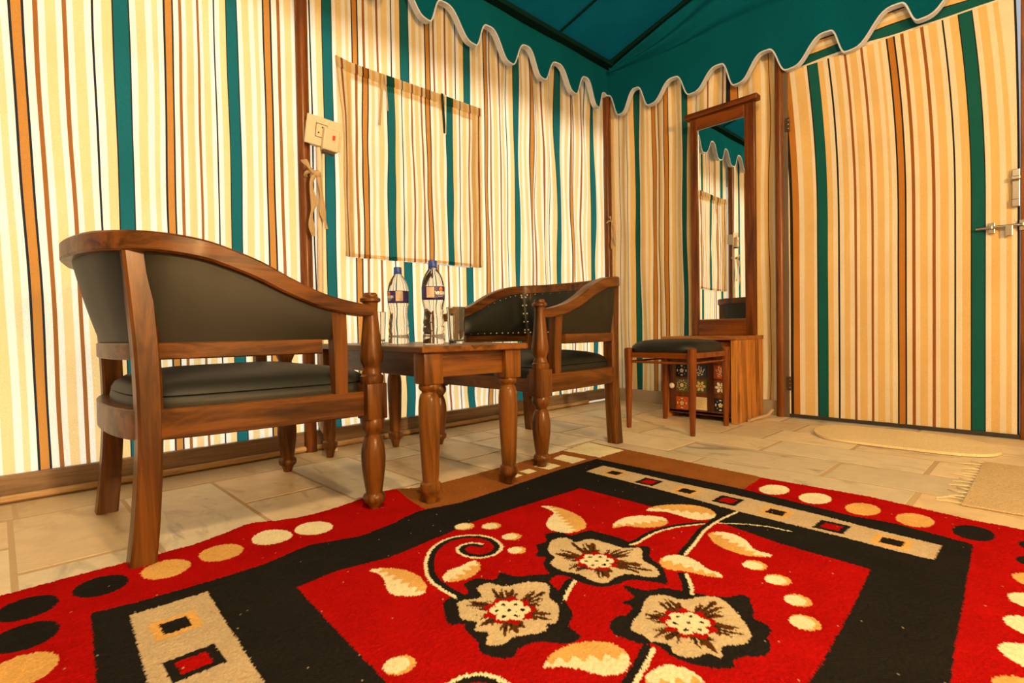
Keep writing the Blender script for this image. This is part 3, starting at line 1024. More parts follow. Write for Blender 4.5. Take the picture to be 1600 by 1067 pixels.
# flowers
for fb, fc, (cx, cy) in zip(FLOWER_BLACK, FLOWER_CREAM, FLOWER_CENTRE):
    paint(inside(closed_smooth(fb, 4)), 'black')
    mc = inside(closed_smooth(fc, 4))
    paint(mc, 'beige')
    dx, dy = LX - cx, LY - cy
    rr = np.hypot(dx, dy)
    th = np.arctan2(dy, dx)
    p = np.array(closed_smooth(fc, 4))
    pa = np.arctan2(p[:, 1] - cy, p[:, 0] - cx)
    pr = np.hypot(p[:, 1] - cy, p[:, 0] - cx)
    o_ = np.argsort(pa)
    R = np.interp(th, pa[o_], pr[o_], period=2 * PI)
    rel = rr / R
    hair = np.cos(th * 26 + 3.0 * np.sin(th * 5)) + 0.5 * np.cos(th * 41 + 1.0)
    lim = 0.70 + 0.12 * np.cos(th * 6 + 0.7) + 0.08 * np.cos(th * 26)
    paint(mc & (rel < lim) & ((hair > -0.95) | (rel < 0.52)) & (np.cos(th * 6 + 0.7) > -0.72), 'umber')
    paint(mc & (rel < lim * 0.9) & (hair > 0.80) & (np.cos(th * 6 + 0.7) > -0.5), 'black')
    paint(rr < 0.046 + 0.005 * np.cos(th * 9), 'red')
    for k in range(7):
        a_ = 2 * PI * k / 6 + 0.3
        ox, oy = (0, 0) if k == 6 else (0.025 * math.cos(a_), 0.025 * math.sin(a_))
        paint(ell(cx + ox, cy + oy, 0.014, 0.014), 'cream')
    for k in range(7):
        a_ = 2 * PI * k / 6 + 0.3
        ox, oy = (0, 0) if k == 6 else (0.024 * math.cos(a_), 0.024 * math.sin(a_))
        paint(ell(cx + ox, cy + oy, 0.0042, 0.0042), 'black')


def stroke(pts, w, key, off=0.0):
    P = smooth_path([(x, y, 0) for x, y in pts], 8)
    for a, b in zip(P, P[1:]):
        d = (b - a)
        n_ = Vector((-d.y, d.x, 0)).normalized() * off
        a2, b2 = a + n_, b + n_
        m = (LX > min(a2.x, b2.x) - w) & (LX < max(a2.x, b2.x) + w) & (LY > min(a2.y, b2.y) - w) & (LY < max(a2.y, b2.y) + w)
        if not m.any():
            continue
        x, y = LX[m] - a2.x, LY[m] - a2.y
        L = max(d.length_squared, 1e-9)
        t = np.clip((x * d.x + y * d.y) / L, 0, 1)
        hit_ = np.hypot(x - t * d.x, y - t * d.y) < w
        mm = np.zeros(LX.shape, bool)
        mm[m] = hit_
        paint(mm, key)


offs = [-0.011, -0.011, -0.010, -0.009, 0.0, -0.011, -0.010, -0.011]
for pts, of in zip(STEMS, offs):
    if of:
        stroke(pts, 0.0075, 'black', of)
    stroke(pts, 0.0040 if of else 0.0028, 'cream')
for i, lf in enumerate(LEAVES):
    pl = closed_smooth(lf, 4)
    mk = inside(pl)
    p = np.array(pl)
    c = p.mean(0)
    d = p - c
    _, _, V = np.linalg.svd(d, full_matrices=False)
    u_ = (LX - c[0]) * V[0, 0] + (LY - c[1]) * V[0, 1]
    v_ = (LX - c[0]) * V[1, 0] + (LY - c[1]) * V[1, 1]
    paint(mk, 'cream')
    half = (v_ + 0.008 * np.sin(u_ * 260) > 0.004) if i % 2 == 0 else (v_ + 0.008 * np.sin(u_ * 240) < -0.002)
    paint(mk & half, 'sand')
for cx, cy, r_ in ((-2.455, -1.272, .027), (-2.403, -1.323, .026), (-2.417, -1.415, .025), (-2.467, -1.485, .022), (-2.904, -1.663, .026), (-2.162, -1.922, .026), (-2.198, -1.983, .026), (-2.26, -2.04, .025), (-2.334, -2.075, .027)):
    paint(ell(cx, cy, r_, r_ * 0.92), 'sand')
    paint(ell(cx - 0.004, cy + 0.004, r_ * 0.82, r_ * 0.76), 'cream')
# shade of every yarn differs a little; stray lint here and there
IMG *= rng.normal(1.0, 0.06, GX.shape + (1,)).astype(np.float32).clip(0.7, 1.3)
lint = rng.random(GX.shape) > 0.9995
IMG[lint] = (0.45, 0.36, 0.26)

keep = inside(OUT, GX, GY)
wave = 0.010 * np.exp(-((GX + 2.47) / 0.10) ** 2 - ((GY + 0.87) / 0.07) ** 2) + 0.010 * np.exp(-((GX + 2.84) / 0.09) ** 2 - ((GY + 0.85) / 0.06) ** 2) + 0.006 * np.exp(-((GX + 2.55) / 0.10) ** 2 - ((GY + 1.1) / 0.12) ** 2) + 0.006 * np.exp(-((GX + 2.84) / 0.12) ** 2 - ((GY + 1.12) / 0.10) ** 2)
ZR = np.where(keep, 0.0065 + wave + rng.normal(0, 0.0006, GX.shape), 0.0004)
nx, ny = GX.shape
idx = np.arange(nx * ny).reshape(nx, ny)
fk = keep[:-1, :-1] | keep[1:, :-1] | keep[1:, 1:] | keep[:-1, 1:]
F = np.stack([idx[:-1, :-1], idx[1:, :-1], idx[1:, 1:], idx[:-1, 1:]], -1)[fk]
used = np.zeros(nx * ny, bool)
used[F.ravel()] = True
remap = np.cumsum(used) - 1
V = np.stack([GX.ravel() + 2.47, GY.ravel() + 1.68, ZR.ravel()], -1)[used].astype(np.float32)
F = remap[F].astype(np.int32)
me = bpy.data.meshes.new('rug')
me.vertices.add(len(V))
me.vertices.foreach_set('co', V.ravel())
me.loops.add(F.size)
me.loops.foreach_set('vertex_index', F.ravel())
me.polygons.add(len(F))
me.polygons.foreach_set('loop_start', np.arange(0, F.size, 4, dtype=np.int32))
me.update(calc_edges=True)
at = me.color_attributes.new('Col', 'FLOAT_COLOR', 'POINT')
cc = np.ones((len(V), 4), np.float32)
cc[:, :3] = IMG.reshape(-1, 3)[used]
at.data.foreach_set('color', cc.ravel())
rug = link_mesh('rug', me, RUG)
rug.location = (-2.47, -1.68, 0)
tag(rug, 'red and black tufted rug with three large flowers and bordering dots', 'rug')

# ------------------------------------------------------------------ armchairs
POST_UP = [(.0, .651), (.018, .651), (.022, .645), (.022, .640), (.030, .634), (.030, .626), (.022, .622), (.0205, .60), (.024, .56), (.030, .50), (.034, .465), (.033, .450), (.027, .436), (.024, .430), (.024, .424), (.028, .416), (.028, .41), (.034, .404), (.035, .395), (.033, .385), (.030, .378)]
POST_LO = [(.030, .282), (.0335, .274), (.0355, .262), (.034, .25), (.026, .238), (.022, .232), (.022, .228), (.026, .224), (.026, .22), (.030, .21), (.0345, .185), (.0355, .16), (.034, .13), (.029, .09), (.0245, .06), (.0245, .056), (.031, .05), (.033, .04), (.031, .03), (.022, .022), (.018, .012), (.015, 0.0)]
CREST = [(.0, .335, .598), (-.055, .334, .602), (-.15, .332, .622), (-.238, .328, .657), (-.318, .322, .697), (-.393, .315, .725), (-.462, .312, .742), (-.545, .290, .750), (-.612, .218, .752), (-.640, .115, .753), (-.652, 0, .753)]
RAILP = [(.0, .318), (-.055, .318), (-.15, .316), (-.238, .313), (-.318, .308), (-.393, .302), (-.462, .294), (-.545, .268), (-.575, .19), (-.588, .10), (-.592, 0)]


def mirror_path(half):
    return half + [(p[0], -p[1], p[2]) for p in half[-2::-1]]


def make_chair(name, label):
    root = empty(name, (0, 0, 0))
    tag(root, label, 'chair', 'wooden tub armchairs at the coffee table')
    for s in (1, -1):
        bm = bmesh.new()
        lathe(bm, POST_UP, 24, 0, 0, cap=False)
        lathe(bm, POST_LO, 24, 0, 0)
        box(bm, -.032, .032, -.032, .032, .278, .383, bev=0.002)
        o = obj('front_post', bm, WOOD[2], root, True)
        o.location = (0, .33 * s, 0)
        # back leg: splayed square timber
        bm = bmesh.new()
        pts = smooth_path([(-.572, .272 * s, .0), (-.560, .272 * s, .12), (-.550, .271 * s, .30), (-.552, .268 * s, .50), (-.566, .262 * s, .728)], 5)
        n = len(pts)
        rings = []
        for i, p in enumerate(pts):
            a = .025 + .004 * abs(i / (n - 1) - 0.45)
            c = .029
            k = .006
            sec = [(-a + k, -c), (a - k, -c), (a, -c + k), (a, c - k), (a - k, c), (-a + k, c), (-a, c - k), (-a, -c + k)]
            rings.append([bm.verts.new(p + Vector((q[0], q[1], 0))) for q in sec])
        for A, B in zip(rings, rings[1:]):
            for i in range(8):
                bm.faces.new((A[i], A[(i + 1) % 8], B[(i + 1) % 8], B[i]))
        bm.faces.new(rings[0])
        bm.faces.new(rings[-1])
        obj('back_leg', bm, WOOD[2], root, True)
        # arm support
        bm = bmesh.new()
        sw = smooth_path([(-.098, .318 * s, .36), (-.098, .318 * s, .47), (-.104, .322 * s, .592)], 4)
        rings = []
        for i, p in enumerate(sw):
            a, c = .022 - .004 * (1 - i / (len(sw) - 1)), .017
            rings.append([bm.verts.new(p + Vector(q)) for q in ((-a, -c, 0), (a, -c, 0), (a, c, 0), (-a, c, 0))])
        for A, B in zip(rings, rings[1:]):
            for i in range(4):
                bm.faces.new((A[i], A[(i + 1) % 4], B[(i + 1) % 4], B[i]))
        bm.faces.new(rings[0])
        bm.faces.new(rings[-1])
        obj('arm_support', bm, WOOD[2], root)
    bm = bmesh.new()
    cp = smooth_path(mirror_path(CREST), 6)
    sweep(bm, cp, lambda f: .034 + .024 * min(1, min(f, 1 - f) / .25), lambda f: .034 + .012 * min(1, min(f, 1 - f) / .2), 0.11)
    obj('crest_rail', bm, WOOD[0], root, True, 30)
    mp = smooth_path(mirror_path([(a, b_, .497) for a, b_ in RAILP])[2:-2], 6)
    mp = [p for p in mp if p.x < -.09]
    bm = bmesh.new()
    sweep(bm, mp, .030, .040, 0.1)
    obj('mid_rail', bm, WOOD[0], root, True, 30)
    sp = smooth_path(mirror_path([(a, b_ + .002, .325) for a, b_ in RAILP]), 6)
    bm = bmesh.new()
    sweep(bm, sp, .036, .072, 0.07)
    obj('seat_rail', bm, WOOD[0], root, True, 30)
    obj('front_rail', new_box(-.014, .014, -.305, .305, .290, .360, bev=.003), WOOD[1], root)
    # upholstered shell between mid rail and crest
    n, nv = len(cp), 10
    mfull = smooth_path(mirror_path([(a, b_, .515) for a, b_ in RAILP]), 6)
    i0 = next(i for i, p in enumerate(cp) if p.x < -.10)
    ids = list(range(i0, n - i0))
    leg = [i for i in ids if abs(cp[i].x + .54) < .012]
    segs_ = [ids[0], leg[0], leg[-1], ids[-1]]

    def shell(side):
        P = np.zeros((len(ids), nv + 1, 3))
        for a, i in enumerate(ids):
            t = cp[min(i + 1, n - 1)] - cp[max(i - 1, 0)]
            nr = Vector((t.y, -t.x, 0)).normalized()  # points out of the tub or in
            ctr = Vector((-.25, 0, 0))
            pi_ = Vector((cp[i].x, cp[i].y, 0))
            if nr.dot(ctr - pi_) < 0:
                nr = -nr
            e = 1.0
            for s_ in segs_:
                e *= 1 - math.exp(-((i - s_) / 2.2) ** 2)
            for j in range(nv + 1):
                v = j / nv
                p = mfull[i].lerp(cp[i] - Vector((0, 0, .018)), v)
                if side == 'in':
                    b_ = .030 + .020 * e * (max(0, math.sin(PI * v)) ** 0.5)
                else:
                    b_ = -.006 - .004 * math.sin(PI * v)
                q = p + nr * b_
                P[a, j] = q
        return P
    Pi, Po = shell('in'), shell('out')
    m1 = grid_mesh('backrest', Pi)
    bk = link_mesh('backrest', m1, LEATHER, root)
    link_mesh('backrest_cover', grid_mesh('backrest_cover', Po), LEATHER, root)
    bm = bmesh.new()

    def nail(p, d):
        M = Matrix.Translation(Vector(p) + Vector(d) * .002)
        bmesh.ops.create_icosphere(bm, subdivisions=1, radius=.0056, matrix=M)
    for a in range(2, len(ids) - 2, 3):
        for j in (0, nv):
            q = Vector(Pi[a, j])
            c_ = (Vector((-.25, 0, q.z)) - q).normalized()
            nail(q + Vector((0, 0, .008 if j == 0 else -.010)), c_)
    for L in (leg[0], leg[-1]):
        a = ids.index(L)
        for j in range(1, nv, 2):
            for da in (-1, 1):
                q = Vector(Pi[a + da, j])
                nail(q, (Vector((-.25, 0, q.z)) - q).normalized())
    tag(obj('nailheads', bm, NAIL, bk, True), kind='stuff')
    # seat cushion
    outl = [(p.x, p.y) for p in sp if p.x < -.03]
    half = [(.028, y) for y in np.linspace(-.28, .28, 14)]
    ring0 = [Vector((x, y, 0)) for x, y in outl + half]
    c0 = Vector((-.26, 0, 0))
    bm = bmesh.new()
    layers = [(.955, .345), (.965, .368), (.955, .384), (.945, .386), (.955, .389), (.93, .405), (.86, .420), (.72, .432), (.52, .440), (.28, .444)]
    rings = [[bm.verts.new(c0 + (p - c0) * k + Vector((0, 0, z))) for p in ring0] for k, z in layers]
    for A, B in zip(rings, rings[1:]):
        for i in range(len(A)):
            j = (i + 1) % len(A)
            bm.faces.new((A[i], A[j], B[j], B[i]))
    top = bm.verts.new(c0 + Vector((0, 0, .445)))
    for i in range(len(ring0)):
        bm.faces.new((rings[-1][i], rings[-1][(i + 1) % len(ring0)], top))
    bm.faces.new(rings[0])
    obj('seat_cushion', bm, LEATHER, root, True, 60)
    return root


ch = make_chair('armchair', 'wooden tub armchair seen from its side and back, nearest the camera')
ch.location = (-2.547, -.628, 0)
copy_tree(ch, (-1.846, -.665, 0), PI, 'wooden tub armchair facing us beyond the coffee table by the corner')

# ------------------------------------------------------------------ coffee table
tb = tag(empty('coffee_table', (-2.209, -.632, 0), math.radians(-5.0)), 'narrow wooden coffee table with turned legs between the armchairs', 'table')
TLEG = [(.026, .380), (.030, .372), (.032, .365), (.030, .358), (.022, .350), (.022, .346), (.027, .341), (.031, .325), (.033, .30), (.033, .26), (.030, .18), (.026, .10), (.0245, .078), (.0245, .074), (.031, .068), (.033, .055), (.031, .042), (.023, .034), (.018, .018), (.014, 0.0)]
for sx in (-1, 1):
    for sy in (-1, 1):
        bm = bmesh.new()
        lathe(bm, TLEG, 24)
        box(bm, -.033, .033, -.033, .033, .374, .470, bev=.002)
        o = obj('leg', bm, TBL[2], tb, True)
        o.location = (.155 * sx, .424 * sy, 0)
for sy in (-1, 1):
    obj('apron', new_box(-.125, .125, .424 * sy - .012, .424 * sy + .012, .392, .469, bev=.002), TBL[0], tb)
for sx in (-1, 1):
    obj('apron', new_box(.155 * sx - .012, .155 * sx + .012, -.394, .394, .392, .469, bev=.002), TBL[1], tb)
bm = new_box(-.205, .205, -.476, .476, .470, .490, bev=.004)
obj('table_top', bm, TBL[1], tb)
TT = .490

# ------------------------------------------------------------------ bottles and tumblers
BOT = [(.0, .004), (.020, .003), (.034, .0), (.038, .004), (.039, .012), (.0385, .030), (.036, .040), (.0385, .048), (.0385, .060), (.036, .068), (.038, .076), (.036, .088), (.034, .098), (.033, .112), (.034, .126), (.0365, .138), (.039, .150), (.0395, .156), (.0395, .200), (.0388, .206), (.037, .216), (.033, .230), (.026, .245), (.019, .256), (.0145, .262), (.0135, .268), (.0135, .272), (.0, .272)]


def wrap(bm, poly, r, th0, depth=0.0004):
    """lay a flat figure (x right, z up) round a cylinder of radius r facing angle th0"""
    vs = []
    for x, z in poly:
        a = th0 + x / r
        vs.append(bm.verts.new(((r + depth) * math.cos(a), (r + depth) * math.sin(a), z)))
    bm.faces.new(vs)


def wrap_rect(bm, x0, x1, z0, z1, r, th0, depth=.0004):
    n = max(2, int(abs(x1 - x0) / .004))
    for k in range(n):
        a, b_ = x0 + (x1 - x0) * k / n, x0 + (x1 - x0) * (k + 1) / n
        wrap(bm, [(a, z0), (b_, z0), (b_, z1), (a, z1)], r, th0, depth)


FONT_STROKES = {'W': [[(0, 1), (.25, 0), (.5, .75), (.75, 0), (1, 1)]], 'I': [[(.15, 0), (.15, 1)]], 'N': [[(0, 0), (0, 1), (.8, 0), (.8, 1)]],
                'S': [[(.7, .85), (.45, 1), (.15, .95), (.05, .75), (.2, .55), (.55, .45), (.7, .25), (.6, .05), (.3, 0), (.05, .12)]],
                'O': [[(.4, 0), (.1, .2), (0, .5), (.1, .8), (.4, 1), (.7, .8), (.8, .5), (.7, .2), (.4, 0)]]}
ADV = {'W': 1.15, 'I': .45, 'N': 1.0, 'S': .9, 'O': 1.0}


def letters(bm, text, x0, z0, hgt, r, th0, w=.0011):
    x = x0
    for chh in text:
        for st in FONT_STROKES[chh]:
            for (a, b_), (c, d) in zip(st, st[1:]):
                p, q = Vector((x + a * hgt * .9, z0 + b_ * hgt)), Vector((x + c * hgt * .9, z0 + d * hgt))
                t = (q - p).normalized()
                nn = Vector((-t.y, t.x)) * w
                e = t * w * .6
                wrap(bm, [tuple(p - nn - e), tuple(q - nn + e), tuple(q + nn + e), tuple(p + nn - e)], r, th0, .0009)
        x += ADV[chh] * hgt * .9
    return x - x0


def make_bottle(loc, panel_deg, label, brand_deg):
    root = tag(empty('water_bottle', loc), label, 'bottle', 'water bottles on the coffee table')
    bm = bmesh.new()
    lathe(bm, BOT, 32, cap=False)
    # stiffening ribs pinch the lower body
    for v in bm.verts:
        a = math.atan2(v.co.y, v.co.x)
        if .02 < v.co.z < .14:
            k = 1 - .025 * (0.5 + 0.5 * math.cos(8 * a + v.co.z * 60))
            v.co.x *= k
            v.co.y *= k
    obj('bottle_body', bm, WATER, root, True, 80)
    bm = bmesh.new()
    lathe(bm, [(.0, .290), (.0135, .290), (.0150, .288), (.0152, .272), (.0152, .270), (.0148, .269), (.0, .269)], 28)
    bmc = obj('cap', bm, CAPB, root, True)
    bm = bmesh.new()
    lathe(bm, [(.0150, .268), (.0162, .267), (.0162, .264), (.0150, .263)], 28)
    obj('neck_ring', bm, CAPB, root, True)
    R = .0400
    bm = bmesh.new()
    lathe(bm, [(R, .158), (R, .199)], 40, cap=False)
    lb = obj('paper_label', bm, LABEL, root, True)
    th = math.radians(panel_deg)
    bm = bmesh.new()
    wrap_rect(bm, -.0135, .0135, .1605, .1965, R, th)
    obj('information_panel', bm, LABELC, lb)
    bm = bmesh.new()
    for k in range(7):
        wrap_rect(bm, -.011, .011 - .004 * (k % 3), .1935 - k * .0042, .1943 - k * .0042, R, th, .0007)
    wrap_rect(bm, .002, .005, .163, .166, R, th, .0007)
    wrap_rect(bm, .008, .010, .163, .166, R, th, .0007)
    obj('small_print', bm, LABELG, lb)
    tb_ = math.radians(brand_deg)
    bm = bmesh.new()
    letters(bm, 'WINSON', -.021, .1725, .0085, R, tb_)
    wrap_rect(bm, -.017, .016, .1685, .1698, R, tb_, .0009)
    wrap_rect(bm, -.012, .010, .1640, .1652, R, tb_, .0009)
    obj('brand_name', bm, LABELW, lb)
    bm = bmesh.new()
    wrap(bm, [(.0075 * math.cos(2 * PI * k / 14), .189 + .0075 * math.sin(2 * PI * k / 14)) for k in range(14)], R, tb_, .0007)
    obj('emblem', bm, LABELO, lb)
    bm = bmesh.new()
    wrap(bm, [(-.0075, .1835), (.0075, .1835), (.003, .189), (0, .1915), (-.003, .188)], R, tb_, .0010)
    obj('emblem_mark', bm, LABELR, lb)
    return root


# direction from the table towards the camera is about -125 degrees
make_bottle((-2.254, -.870, TT), -140, 'water bottle beside the near right tumbler, brand name turned to the right', -85)
make_bottle((-2.249, -.638, TT), -116, 'water bottle beside the left tumbler, farther back on the table', -178)


def make_tumbler(loc, label):
    bm = bmesh.new()
    lathe(bm, [(.0, .0), (.022, .0), (.0235, .0003), (.0255, .002), (.02585, .0035), (.0262, .010), (.0291, .066), (.03195, .121), (.0320, .1235), (.0318, .1248), (.0313, .1253), (.0307, .1253), (.0302, .1248), (.0300, .1235), (.0272, .066), (.02475, .0165), (.0245, .014), (.0238, .0115), (.022, .0103), (.020, .010), (.0, .010)], 48, cap=False)
    o = obj('tumbler', bm, GLASS, None, True, 60)
    o.location = loc
    tag(o, label, 'glass', 'glass tumblers on the coffee table')


make_tumbler((-2.229, -.963, TT), 'clear glass tumbler at the near end of the table, right of the bottles')
make_tumbler((-2.260, -.505, TT), 'clear glass tumbler at the far left, partly behind the armchair post')

# ------------------------------------------------------------------ dressing cabinet with tiles
cb = tag(empty('dressing_cabinet', (-.255, -.94, 0)), 'low wooden cabinet with patterned tiles standing under the tall mirror', 'cabinet')
cx, cy = -.285, -.94
obj('side_panel', new_box(-.49 - cx, -.115 - cx, -1.163 - cy, -1.133 - cy, 0, .462, bev=.002), CABW, cb)
obj('side_panel', new_box(-.49 - cx, -.115 - cx, -.747 - cy, -.717 - cy, 0, .462, bev=.002), CABW, cb)
obj('top', new_box(-.495 - cx, -.11 - cx, -1.166 - cy, -.714 - cy, .462, .484, bev=.002), CABT, cb)
obj('back_panel', new_box(-.13 - cx, -.12 - cx, -1.133 - cy, -.747 - cy, .03, .462), CABD, cb)
obj('bottom_shelf', new_box(-.47 - cx, -.13 - cx, -1.133 - cy, -.747 - cy, .030, .048), CABD, cb)
dw = obj('drawer', new_box(-.470 - cx, -.452 - cx, -1.130 - cy, -.750 - cy, .372, .455, bev=.002), CABD, cb)
bm = bmesh.new()
bmesh.ops.create_uvsphere(bm, u_segments=12, v_segments=8, radius=.010, matrix=Matrix.Translation((-.480 - cx, -.94 - cy, .413)))
obj('knob', bm, LABELW, dw, True)
dd = obj('cabinet_door', new_box(-.470 - cx, -.452 - cx, -1.130 - cy, -.750 - cy, .035, .366, bev=.002), CABD, cb)
bm = bmesh.new()
bmesh.ops.create_uvsphere(bm, u_segments=16, v_segments=8, radius=.017, matrix=Matrix.Translation((-.478 - cx, -.771 - cy, .190)) @ Matrix.Diagonal((.6, 1, 1, 1)))
obj('knob', bm, LABELW, dd, True)

TC = {'navy': (0.012, 0.016, 0.035), 'cream': (0.72, 0.60, 0.36), 'rust': (0.50, 0.09, 0.015), 'green': (0.10, 0.12, 0.06), 'yellow': (0.70, 0.52, 0.20), 'white': (0.78, 0.72, 0.60), 'blue': (0.03, 0.06, 0.12), 'brown': (0.20, 0.07, 0.02)}
TM = {k: mat_plain('glazed ' + k, v, 0.18) for k, v in TC.items()}


def tile(y, z, ground, ink, style):
    s_ = .0375
    x0 = -.470 - cx
    t = obj('tile', new_box(x0 - .005, x0 + .001, y - cy - s_, y - cy + s_, z - s_, z + s_, bev=.0015), TM[ground], cb)
    bm = bmesh.new()
    xf = x0 - .0056

    def blob(oy, oz, ra, rb, rot=0.0, n=10):
        vs = []
        for k in range(n):
            a = 2 * PI * k / n
            p, q = ra * math.cos(a), rb * math.sin(a)
            vs.append(bm.verts.new((xf, y - cy + oy + p * math.cos(rot) - q * math.sin(rot), z + oz + p * math.sin(rot) + q * math.cos(rot))))
        bm.faces.new(vs)
    if style == 0:
        for k in range(5):
            a = 2 * PI * k / 5 + PI / 2
            blob(.008 * math.cos(a), .008 * math.sin(a), .006, .005, a)
        for k in range(4):
            a = PI / 2 * k
            blob(.027 * math.cos(a), .027 * math.sin(a), .004, .008, a)
        for k in range(4):
            a = PI / 2 * k + PI / 4
            blob(.026 * math.cos(a), .026 * math.sin(a), .0025, .0025, a, 6)
    elif style == 1:
        blob(0, 0, .012, .012, 0, 16)
        for k in range(16):
            a = 2 * PI * k / 16
            r_ = .024 + .005 * (k % 2)
            blob(r_ * math.cos(a), r_ * math.sin(a), .0055, .0022, a + .5, 8)
    elif style == 2:
        for k in range(6):
            a = 2 * PI * k / 6
            blob(.020 * math.cos(a), .020 * math.sin(a), .012, .008, a)
        blob(0, 0, .006, .006)
    elif style == 3:
        for k in range(12):
            blob(.028 * math.cos(k * 2.4) * (k / 12) ** .5, .028 * math.sin(k * 2.4) * (k / 12) ** .5, .008, .003, k * 1.3, 8)
    obj('glaze_motif', bm, TM[ink], t)


tile(-.834, .283, 'navy', 'white', 0)
tile(-.834, .196, 'green', 'cream', 1)
tile(-.834, .090, 'rust', 'cream', 0)
tile(-.950, .283, 'blue', 'cream', 3)
tile(-.950, .196, 'green', 'yellow', 2)
tile(-.950, .096, 'cream', 'yellow', 3)
tile(-1.067, .283, 'rust', 'cream', 3)
tile(-1.067, .196, 'brown', 'white', 2)
tile(-1.067, .096, 'navy', 'cream', 0)

# ------------------------------------------------------------------ mirror
mi = tag(empty('dressing_mirror', (-.095, -.925, .484)), 'tall mirror in a dark wooden frame standing on the tiled cabinet', 'mirror')
ox, oy, oz = -.095, -.925, .484
for y0, y1 in ((-1.132, -1.073), (-.775, -.727)):
    obj('stile', new_box(-.012, .018, y0 - oy, y1 - oy, 0, 1.385, bev=.003), MIRW, mi)
obj('bottom_rail', new_box(-.012, .018, -1.073 - oy, -.775 - oy, 0, .100, bev=.003), MIRW_Y, mi)
obj('top_rail', new_box(-.012, .018, -1.073 - oy, -.775 - oy, 1.312, 1.385, bev=.003), MIRW_Y, mi)
obj('cornice', new_box(-.040, .022, -1.158 - oy, -.700 - oy, 1.385, 1.418, bev=.006), MIRW_Y, mi)
obj('glass', new_box(-.001, .004, -1.073 - oy, -.775 - oy, .100, 1.312), MIRROR, mi)
bm = bmesh.new()
for y0, y1, z0, z1 in ((-1.0745, -1.0715, .1, 1.312), (-.7785, -.7745, .1, 1.312), (-1.073, -.775, .0985, .1025), (-1.073, -.775, 1.3095, 1.3135)):
    box(bm, -.004, .002, y0 - oy, y1 - oy, z0, z1)
obj('bevel_strip', bm, STEEL, mi)

# ------------------------------------------------------------------ stool
st = tag(empty('stool', (-.712, -.950, 0), 0.0), 'small wooden stool with black padded seat in front of the cabinet', 'stool')
for px_, py_ in ((-.189, .183), (-.189, -.183), (.189, -.183), (.189, .183)):
    l_ = Vector((px_, py_, 0))
    bm = bmesh.new()
    lathe(bm, [(.0, .0), (.0115, .0), (.013, .004), (.0205, .30), (.0225, .40), (.022, .426), (.016, .432), (.0, .433)], 18)
    o = obj('leg', bm, STLW, st, True)
    o.location = (l_.x, l_.y, 0)
for s in (-1, 1):
    obj('rail', new_box(-.170, .170, .184 * s - .009, .184 * s + .009, .380, .408, bev=.002), STLX, st)
    obj('rail', new_box(.188 * s - .009, .188 * s + .009, -.18, .18, .380, .408, bev=.002), STLX, st)
    bm = bmesh.new()
    tube(bm, [Vector((-.17, .184 * s, .357)), Vector((.17, .184 * s, .357))], .0062, 10)
    obj('stretcher', bm, STLX, st, True)
    bm = bmesh.new()
    tube(bm, [Vector((.188 * s, -.18, .357)), Vector((.188 * s, .18, .357))], .0062, 10)
    obj('stretcher', bm, STLX, st, True)
bm = bmesh.new()
layers = [(.965, .402), (1.0, .412), (1.01, .424), (.985, .442), (.90, .458), (.74, .468), (.5, .474), (.22, .476)]
nn_ = 40
rings = []
for k, z in layers:
    R = []
    for i in range(nn_):
        a = 2 * PI * i / nn_
        ca, sa = math.cos(a), math.sin(a)
        e = 5.0
        d_ = (abs(ca) ** e + abs(sa) ** e) ** (-1 / e)
        R.append(bm.verts.new((0.198 * ca * d_ * k, .196 * sa * d_ * k, z)))
    rings.append(R)
for A, B in zip(rings, rings[1:]):
    for i in range(nn_):
        j = (i + 1) % nn_
        bm.faces.new((A[i], A[j], B[j], B[i]))
tp = bm.verts.new((0, 0, .4765))
for i in range(nn_):
    bm.faces.new((rings[-1][i], rings[-1][(i + 1) % nn_], tp))
bm.faces.new(rings[0])
obj('seat_cushion', bm, LEATHER, st, True, 60)

# ------------------------------------------------------------------ mats by the door
out = closed_smooth([(-.26, -1.535), (-.42, -1.535), (-.55, -1.60), (-.600, -1.72), (-.605, -1.95), (-.590, -2.12), (-.52, -2.21), (-.40, -2.225), (-.27, -2.16), (-.20, -2.02), (-.165, -1.83), (-.19, -1.62)], 5)
bm = bmesh.new()
cmx, cmy = -.40, -1.88
prism(bm, [(x - cmx, y - cmy) for x, y in out], .002, .010)
tp = [f for f in bm.faces if abs(f.calc_center_median().z - .010) < 1e-5]
r_ = bmesh.ops.inset_region(bm, faces=tp, thickness=.006)
for f in tp:
    for v in f.verts:
        v.co.z += .003
o = obj('oval_mat', bm, WOOL, None)
o.location = (cmx, cmy, 0)
tag(o, 'cream oval mat lying along the foot of the door', 'mat')
du = tag(empty('fringed_mat', (-1.0, -2.6, 0)), 'sand coloured woven mat with frayed tassels at right edge', 'mat')
obj('weave', new_box(-.345, .33, -.40, .410, .001, .007, bev=.002), DURRIE, du)
for k in range(15):
    x = -.335 + .65 * k / 14
    L = random.uniform(.035, .075)
    bm = bmesh.new()
    tube(bm, smooth_path([(x, .405, .005), (x + random.uniform(-.01, .01), .405 + L * .5, .006), (x + random.uniform(-.025, .025), .405 + L, .003)], 4), .0018, 5)
    obj('tassel', bm, WOOL, du)

